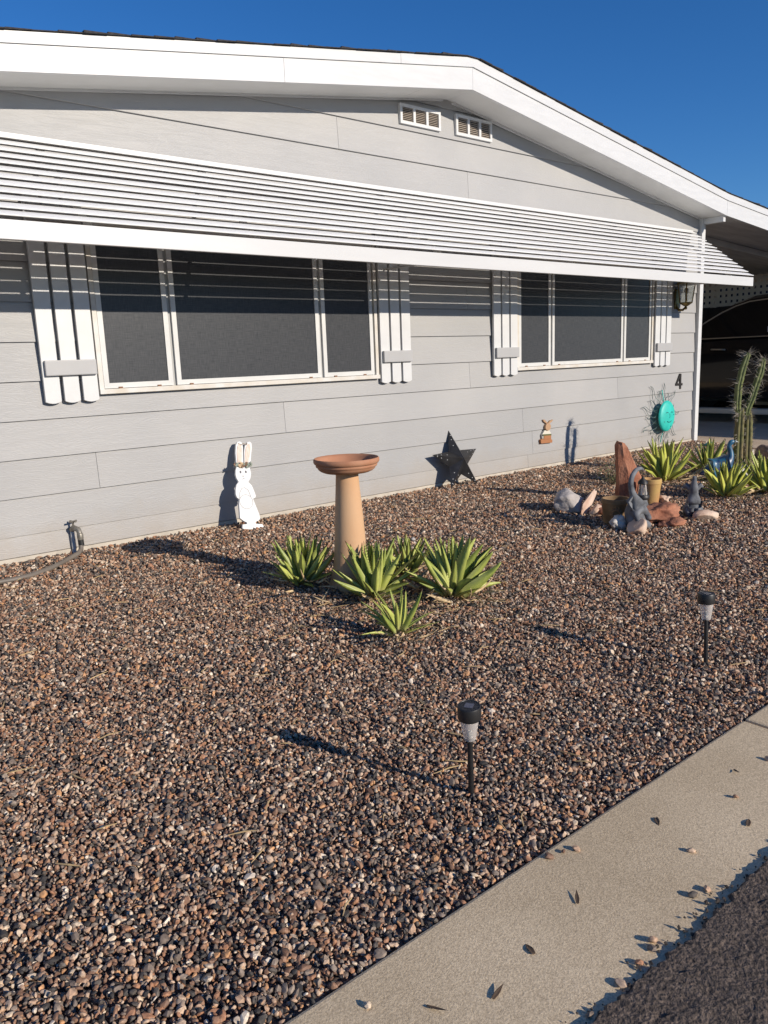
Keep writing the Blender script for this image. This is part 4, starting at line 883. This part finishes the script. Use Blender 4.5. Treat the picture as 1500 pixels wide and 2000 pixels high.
rock('flat_rock', 'wide flat red sandstone rock in front of the yellow pot', 'rock', (4.665, -2.115, 0.018), (0.215, 0.15, 0.075), 41, M_RED, (0.05, 0.05, 0.3), 0.5, 9)
rock('flat_rock', 'low red rock piece under the front right of the wide flat rock', 'rock', (4.60, -2.235, -0.015), (0.12, 0.085, 0.045), 42, M_RED, (0.1, 0, 0.1), 0.5, 9)
rock('boulder', 'pale grey flat boulder at the left of the rock group', 'rock', (4.55, -1.45, 0.025), (0.215, 0.13, 0.105), 43, M_GRK, (0.15, -0.05, 0.5), 0.2, 11)
rock('stone_slab', 'narrow pinkish stone slab propped on the pale grey boulder', 'rock', (4.555, -1.595, 0.045), (0.150, 0.035, 0.045), 44, M_DRF, (0.15, -0.66, 0.10), 0.2, 8)
rock('stone', 'small peach stone beside the pinkish slab', 'rock', (4.565, -1.665, -0.002), (0.07, 0.055, 0.048), 45, M_PCH, (0, 0, 0.4), 0.18, 4)
rock('stone', 'dark red stone between the peach stone and the dark pot', 'rock', (4.64, -1.70, -0.005), (0.12, 0.09, 0.05), 46, M_RED, (0, 0, 0.2), 0.5)
rock('stone', 'white quartz stone in front of the dark pot', 'rock', (4.315, -2.02, -0.002), (0.085, 0.066, 0.056), 47, M_WRK, (0, 0.1, 0.2), 0.5)
rock('stone', 'peach stone nearest the camera in front of the seated statue', 'rock', (4.30, -2.18, 0.0), (0.098, 0.072, 0.062), 48, M_PCH, (0.1, -0.25, 0.1), 0.12, 4)
rock('stone', 'smooth peach stone at the foot of the howling statue', 'rock', (4.93, -2.285, -0.015), (0.105, 0.065, 0.044), 49, M_PCH, (0, 0.05, -0.2), 0.10, 4)
rock('stone', 'small peach stone behind the wide flat rock', 'rock', (5.20, -1.81, 0.0), (0.075, 0.05, 0.035), 50, M_PCH, (0, 0, 0.5), 0.4)
rock('stone', 'turquoise painted stone on the gravel near the corner post', 'rock', (8.50, -0.41, 0.015), (0.075, 0.06, 0.045), 51, mat('turquoise_paint', (0.05, 0.28, 0.30), 0.5, var=0.15), (0, 0.3, 0.3), 0.3)
rock('stone', 'white stone at the foot of the cactus', 'rock', (6.72, -1.68, 0.02), (0.075, 0.06, 0.055), 52, M_WRK, (0, 0, 0), 0.3)
rock('stone', 'brown rock behind the cactus at the right edge', 'rock', (7.75, -1.42, 0.05), (0.16, 0.13, 0.11), 53, mat('brown_rock', (0.24, 0.17, 0.13), 0.9, var=0.2, bump=0.5, bscale=40), (0, 0, 0.4), 0.4)
rock('stone', 'cream pebble on the gravel right of the bird bath', 'rock', (3.13, -1.33, -0.008), (0.020, 0.016, 0.012), 54, M_WRK, (0, 0, 0.4), 0.3, sub=2)
eb = tag(MB().box(-0.18, 0.18, -0.06, 0.06, 0, 0.09).build('edging_block', M_CONC, bevel=0.006), 'grey concrete edging block behind the cactus', 'edging'); eb.location = (7.72, -1.20, -0.025); eb.rotation_euler = (0, 0, 0.3)

# ------------------------------------------------------------------ pots
def pot(name, label, loc, rt, rb_, h, mt, soil):
    o = empty(name, label, 'flower pot', loc)
    MB().lathe([(0.0, 0.0), (rb_, 0.0), (rb_*1.03, 0.01), (rt*0.95, h*0.80), (rt*0.97, h*0.82), (rt*1.02, h*0.83), (rt*1.02, h*0.99), (rt*0.99, h), (rt*0.90, h), (rt*0.86, h*0.8), (0.0, h*0.72)], 36).build('pot_body', mt, o, smooth=True)
    MB().lathe([(0.0, h*0.74), (rt*0.86, h*0.735), (rt*0.86, h*0.73)], 24).build('soil', soil, o)
    return o
M_SOIL = mat('potting_soil', (0.03, 0.022, 0.016), 0.95)
pd = pot('clay_pot', 'dark brown clay pot with sun relief left of the seated statue', (4.43, -1.915, -0.035), 0.092, 0.077, 0.170, mat('dark_clay', (0.17, 0.10, 0.045), 0.7, col2=(0.30, 0.19, 0.09), vscale=11, bump=0.2, bscale=30), M_SOIL)
# sun relief on the side that faces the street
def onpot(a, z, r_=0.0): rr2 = 0.0795 + (0.0875-0.0795)*z/0.136 + r_; return (rr2*math.cos(a), rr2*math.sin(a), z)
ca = math.radians(-143); M_REL = mat('clay_relief', (0.30, 0.16, 0.07), 0.7)
MB().tube([onpot(ca + 0.28*math.cos(t), 0.075+0.030*math.sin(t), 0.004) for t in np.linspace(0, 2*PI, 21)], 0.006, 6).build('sun_relief', M_REL, pd, smooth=True)
for k in range(12):
    t = 2*PI*k/12; MB().tube([onpot(ca+0.34*math.cos(t), 0.075+0.037*math.sin(t), 0.003), onpot(ca+0.50*math.cos(t+0.12), 0.075+0.054*math.sin(t+0.12), 0.002)], [0.006, 0.003], 6).build('relief_ray', M_REL, pd)
pot('clay_pot', 'tall yellow ochre clay pot behind the small hanging lantern', (5.12, -1.755, -0.03), 0.072, 0.054, 0.195, mat('yellow_clay', (0.50, 0.33, 0.11), 0.7, col2=(0.42, 0.20, 0.09), vscale=6, bump=0.15, bscale=40), M_SOIL)

# ------------------------------------------------------------------ statues
M_STN = mat('grey_cast_stone', (0.060, 0.063, 0.070), 0.8, col2=(0.19, 0.20, 0.215), vscale=16, bump=0.35, bscale=50, bdist=0.006)
s1 = empty('lantern_statue', 'seated grey stone animal statue with long raised curved trunk holding a lantern', 'statue', (4.36, -2.105, -0.035))
V = [(0, 0, 0.07), (0, 0.005, 0.125), (-0.005, -0.01, 0.175), (-0.035, -0.02, 0.205), (-0.075, -0.025, 0.255), (-0.092, -0.025, 0.305), (-0.078, -0.025, 0.355), (-0.035, -0.025, 0.390), (0.015, -0.025, 0.395), (0.045, -0.025, 0.382),
     (-0.055, -0.035, 0.03), (-0.065, -0.085, 0.012), (0.055, -0.035, 0.03), (0.065, -0.085, 0.012), (-0.06, -0.045, 0.11), (-0.062, -0.075, 0.055), (0.06, -0.045, 0.11), (0.062, -0.075, 0.055)]
E2 = [(0,1),(1,2),(2,3),(3,4),(4,5),(5,6),(6,7),(7,8),(8,9),(0,10),(10,11),(0,12),(12,13),(1,14),(14,15),(1,16),(16,17)]
RD = [0.068, 0.060, 0.046, 0.030, 0.021, 0.019, 0.017, 0.016, 0.013, 0.010, 0.034, 0.024, 0.034, 0.024, 0.021, 0.018, 0.021, 0.018]
skin('body', V, E2, RD, M_STN, s1)
for sx in (-1, 1):
    ear = MB(); n_ = 9; c0 = (sx*0.045, -0.010, 0.185); pts2 = []
    for k in range(n_):
        t = k/(n_-1); a = 1.2 - 2.9*t
        pts2.append((c0[0] + sx*0.060*math.cos(a)*(1+0.08*math.sin(9*t)), c0[1] - 0.022 - 0.010*math.sin(12*t), c0[2] + 0.060*math.sin(a)))
    vs2 = [c0] + pts2; vs3 = [(x, y+0.014, z) for x, y, z in vs2]; m_ = len(vs2)
    fs2 = [(0, k, k+1) for k in range(1, m_-1)] + [(m_, m_+k+1, m_+k) for k in range(1, m_-1)] + [(k, m_+k, m_+k+1, k+1) for k in range(m_-1)] + [(m_-1, 2*m_-1, m_, 0)]
    ear.add(vs2 + vs3, fs2); ear.build('ear', M_STN, s1, smooth=True)
hl = empty('hanging_lantern', 'small black metal lantern hanging from the curved trunk of the seated statue', 'lantern', (4.406, -2.13, 0.155))
M_LBK = mat('lantern_black', (0.018, 0.017, 0.016), 0.5)
MB().lathe([(0.0, 0.0), (0.050, 0.0), (0.054, 0.006), (0.054, 0.020), (0.046, 0.030), (0.0, 0.031)], 20).build('base', M_LBK, hl, smooth=True)
MB().lathe([(0.036, 0.100), (0.040, 0.104), (0.034, 0.118), (0.014, 0.134), (0.008, 0.145), (0.0, 0.147)], 20).build('cap', M_LBK, hl, smooth=True)
for k in range(6):
    a = 2*PI*k/6; MB().tube([(0.045*math.cos(a), 0.045*math.sin(a), 0.030), (0.031*math.cos(a), 0.031*math.sin(a), 0.104)], 0.0035, 5).build('upright_bar', M_LBK, hl)
MB().lathe([(0.036, 0.030), (0.0255, 0.102)], 18).build('glass', M_LENS, hl, smooth=True)
MB().lathe([(0.0, 0.030), (0.012, 0.030), (0.012, 0.075), (0.0, 0.077)], 10).build('candle', mat('wax', (0.55, 0.42, 0.26), 0.6), hl)
MB().tube([(0, 0, 0.145), (0.006, 0, 0.165), (0.0, 0, 0.187)], 0.0028, 5).build('hook', M_LBK, hl)
hl.scale = (0.82, 0.82, 1)
s2 = empty('howling_statue', 'grey stone animal statue sitting with its snout pointing straight up', 'statue', (4.965, -2.170, -0.035))
V = [(0, 0.0, 0.055), (0, -0.005, 0.11), (0.0, -0.008, 0.150), (0.0, -0.015, 0.190), (0.0, -0.020, 0.240), (0.0, -0.022, 0.280), (-0.05, -0.03, 0.025), (-0.055, -0.08, 0.010), (0.05, -0.03, 0.025), (0.055, -0.08, 0.010), (-0.03, -0.05, 0.10), (-0.028, -0.070, 0.02), (0.03, -0.05, 0.10), (0.028, -0.070, 0.02), (0.05, 0.06, 0.02), (0.09, 0.05, 0.012)]
E2 = [(0,1),(1,2),(2,3),(3,4),(4,5),(0,6),(6,7),(0,8),(8,9),(1,10),(10,11),(1,12),(12,13),(0,14),(14,15)]
RD = [0.072, 0.060, 0.037, 0.045, 0.022, 0.016, 0.042, 0.028, 0.042, 0.028, 0.025, 0.022, 0.025, 0.022, 0.018, 0.012]
skin('body', V, E2, RD, M_STN, s2)
for sx in (-1, 1): MB().tube([(sx*0.030, 0.0, 0.190), (sx*0.062, 0.008, 0.212), (sx*0.085, 0.012, 0.196)], [0.020, 0.020, 0.006], 8).build('ear', M_STN, s2, smooth=True)

s2.scale = (0.80, 0.80, 1.0); s2.rotation_euler = (0, 0, -0.8)
# blue bird figurine
M_BLUE = mat('glazed_blue', (0.012, 0.030, 0.095), 0.38, col2=(0.04, 0.17, 0.27), vscale=18, coat=0.2)
bird = empty('bird_figurine', 'glossy blue glazed bird figurine with long upright neck between the agaves', 'figurine', (6.40, -1.615, -0.010))
V = [(0, 0, 0.11), (0.075, 0.0, 0.135), (0.115, 0.0, 0.185), (0.105, 0.0, 0.245), (0.085, 0, 0.295), (0.105, 0, 0.328), (0.145, 0, 0.335), (-0.07, 0, 0.095), (-0.14, 0, 0.07), (-0.20, 0, 0.05)]
E2 = [(0,1),(1,2),(2,3),(3,4),(4,5),(5,6),(0,7),(7,8),(8,9)]
RD = [0.085, 0.070, 0.044, 0.028, 0.025, 0.031, 0.016, 0.070, 0.042, 0.016]
skin('body', V, E2, RD, M_BLUE, bird)
bird.rotation_euler = (0, 0, -0.75); bird.scale = (0.82, 0.82, 0.96)
for sy in (-1, 1):
    MB().tube([(0.07, sy*0.052, 0.135), (-0.02, sy*0.066, 0.115), (-0.12, sy*0.045, 0.075), (-0.19, sy*0.025, 0.05)], [0.016, 0.034, 0.024, 0.006], 8, flat=0.5).build('wing', mat('wing_violet', (0.05, 0.05, 0.16), 0.3, col2=(0.15, 0.15, 0.24), vscale=30), bird, smooth=True)
    MB().tube([(0.01, sy*0.025, 0.075), (0.012, sy*0.026, 0.0)], 0.010, 8).build('leg', M_BLUE, bird)
MB().tube([(0.150, 0, 0.333), (0.182, 0, 0.322)], [0.009, 0.002], 8).build('beak', mat('beak_grey', (0.2, 0.25, 0.27), 0.4), bird)

# ------------------------------------------------------------------ cactus
cac = empty('columnar_cactus', 'tall two stemmed ribbed cactus with long pale spines in front of the carport', 'cactus', (6.87, -1.585, -0.04))
M_CAC = mat('cactus_green', (0.075, 0.10, 0.026), 0.6, col2=(0.17, 0.19, 0.06), vscale=10, bump=0.2, bscale=60)
M_BRK = mat('corky_stem', (0.22, 0.17, 0.08), 0.85, col2=(0.13, 0.14, 0.045), vscale=14, stretch=(1, 1, 0.4), bump=0.5, bscale=50)
rc = random.Random(8)
def ribbed(path, radii, name, mt, ribs=5, seg=30):
    path = [Vector(p) for p in path]
    # densify
    P_, R_ = [], []
    for i in range(len(path)-1):
        for k in range(9): t = k/9; P_.append(path[i].lerp(path[i+1], t)); R_.append(radii[i]+(radii[i+1]-radii[i])*t)
    P_.append(path[-1]); R_.append(radii[-1])
    mb = MB(); n = len(P_); vs_ = []; u = Vector((1, 0, 0)); areoles = []
    for i, p in enumerate(P_):
        t = (P_[min(i+1, n-1)]-P_[max(i-1, 0)]).normalized(); u = (u - t*u.dot(t)).normalized(); w = t.cross(u)
        for k in range(seg):
            a = 2*PI*k/seg; rr3 = R_[i]*(0.74 + 0.30*abs(math.cos(ribs*a/2))**1.3*(1+0.16*math.sin(i*2.1)) + 0.03*math.sin(i*1.3))
            vs_.append(p + (u*math.cos(a)+w*math.sin(a))*rr3)
        if i > 0:
            for k in range(ribs):
                a = 2*PI*k/ribs; areoles.append((p + (u*math.cos(a)+w*math.sin(a))*R_[i]*1.0, (u*math.cos(a)+w*math.sin(a)), t))
    fs_ = [(i*seg+k, i*seg+(k+1) % seg, (i+1)*seg+(k+1) % seg, (i+1)*seg+k) for i in range(n-1) for k in range(seg)] + [tuple(range((n-1)*seg, n*seg))]
    mb.add(vs_, fs_); o = mb.build(name, mt, cac, smooth=True)
    return o, areoles
def spines(o, ar, length, cnt, keep=1.0):
    mb = MB()
    for p, nrm, t in ar:
        if rc.random() > keep: continue
        for _ in range(cnt):
            d = (nrm + t*rc.gauss(0.05, 0.55) + t.cross(nrm)*rc.gauss(0, 0.6)).normalized()*length*rc.uniform(0.45, 1.2)
            w = d.orthogonal().normalized()*0.0017; w2 = d.normalized().cross(w)
            mb.add([p+w, p-w*0.5+w2*0.87, p-w*0.5-w2*0.87, p+d], [(0,1,3),(1,2,3),(2,0,3)])
    s = mb.build('spines', mat('pale_spine', (0.36, 0.32, 0.26), 0.7), o); s['kind'] = 'stuff'
cac.rotation_euler = (0, 0, -0.61); K = 1/0.866
o, a = ribbed([(-0.034*K, 0, 0), (-0.036*K, 0, 0.15), (-0.036*K, 0, 0.35), (-0.034*K, 0, 0.52), (-0.030*K, 0, 0.60)], [0.042, 0.045, 0.043, 0.039, 0.024], 'stem', M_BRK); spines(o, a, 0.04, 2, 0.6)
o, a = ribbed([(0.036*K, 0, 0), (0.036*K, 0, 0.15), (0.034*K, 0, 0.35), (0.032*K, 0, 0.50), (0.026*K, 0, 0.58)], [0.040, 0.042, 0.041, 0.036, 0.024], 'stem', M_BRK); spines(o, a, 0.04, 2, 0.6)
o, a = ribbed([(-0.034*K, 0.0, 0.55), (-0.058*K, 0.0, 0.585), (-0.062*K, 0, 0.66), (-0.058*K, 0, 0.80), (-0.034*K, 0, 0.94), (0.000, 0.0, 1.06), (0.002, 0, 1.085)], [0.020, 0.027, 0.031, 0.031, 0.030, 0.024, 0.010], 'branch', M_CAC); spines(o, a, 0.085, 3, 0.26)
o, a = ribbed([(0.014*K, 0, 0.50), (0.018*K, 0, 0.58), (0.050*K, 0, 0.68), (0.080*K, 0, 0.80), (0.110*K, 0, 0.91), (0.124*K, 0, 1.01), (0.125*K, 0, 1.035)], [0.022, 0.028, 0.031, 0.031, 0.030, 0.024, 0.010], 'branch', M_CAC); spines(o, a, 0.085, 3, 0.26)

# ------------------------------------------------------------------ loose pebbles and litter on the kerb
rk = random.Random(77)
spots = [(2.10, -3.99, 'p'), (1.34, -3.86, 'p'), (1.37, -3.875, 'p'), (1.30, -3.85, 'p'), (1.22, -3.99, 'l'), (1.04, -4.02, 'l'), (1.56, -4.06, 'p'), (1.42, -4.14, 'p'), (1.46, -4.15, 'p'), (1.22, -4.165, 'p'), (1.24, -4.155, 'p'), (1.17, -4.17, 'p'), (1.10, -4.175, 'p'), (0.90, -4.04, 'l'), (1.0, -4.18, 'p'), (1.98, -3.95, 'l'), (1.62, -3.93, 'l'), (0.80, -3.97, 'l'), (1.75, -4.10, 'l'), (0.72, -3.90, 'p'), (1.85, -4.02, 'p')]
M_DKL = mat('dark_dry_leaf', (0.10, 0.065, 0.04), 0.85, var=0.3, vscale=30); DK = [leaf_mesh('fallen_leaf', w, 0.8, False, M_DKL, bd, 6) for w, bd in ((0.12, 0.3), (0.16, -0.2), (0.10, 0.5))]
for i, (x, y, k) in enumerate(spots):
    if k == 'p':
        o = inst('loose_pebble', PEB[rk.randrange(14)], None, (x, y, -0.053), (rk.uniform(-.3, .3), rk.uniform(-.3, .3), rk.uniform(0, 6)), rk.uniform(0.007, 0.012)); tag(o, 'loose pebble strayed from the gravel onto the concrete kerb', 'pebble', 'loose pebbles on the kerb')
    else:
        o = inst('fallen_leaf', DK[rk.randrange(3)], None, (x, y, -0.0555), (rk.uniform(-.2, .2), -0.02, rk.uniform(0, 6)), (rk.uniform(0.03, 0.045), 0.04, 0.016)); tag(o, 'small dark dry leaf lying on the concrete kerb', 'dry leaf', 'dry leaves on the kerb')
# straw and twigs among the gravel
mb = MB()
for i in range(420):
    x = rk.uniform(0.2, 5.5); y = rk.uniform(-3.75, -0.4); a = rk.uniform(0, 2*PI); l = rk.uniform(0.015, 0.05)
    if i < 140: x = rk.gauss(2.35, 0.28); y = rk.gauss(-2.25, 0.25)
    z = gz(y) + 0.010; d = Vector((math.cos(a), math.sin(a), rk.uniform(-.1, .2)))*l
    mb.tube([(x-d.x, y-d.y, z-d.z*0.3), (x+rk.uniform(-.006,.006), y+rk.uniform(-.006,.006), z+0.003), (x+d.x, y+d.y, z+d.z)], [0.0014, 0.0022, 0.0009], 4)
st_ = mb.build('straw_litter', mat('straw', (0.45, 0.32, 0.16), 0.9, var=0.3, vscale=5)); st_['kind'] = 'stuff'; tag(st_, 'dry straw bits and twigs scattered over the gravel', 'litter')
bpy.context.view_layer.update()
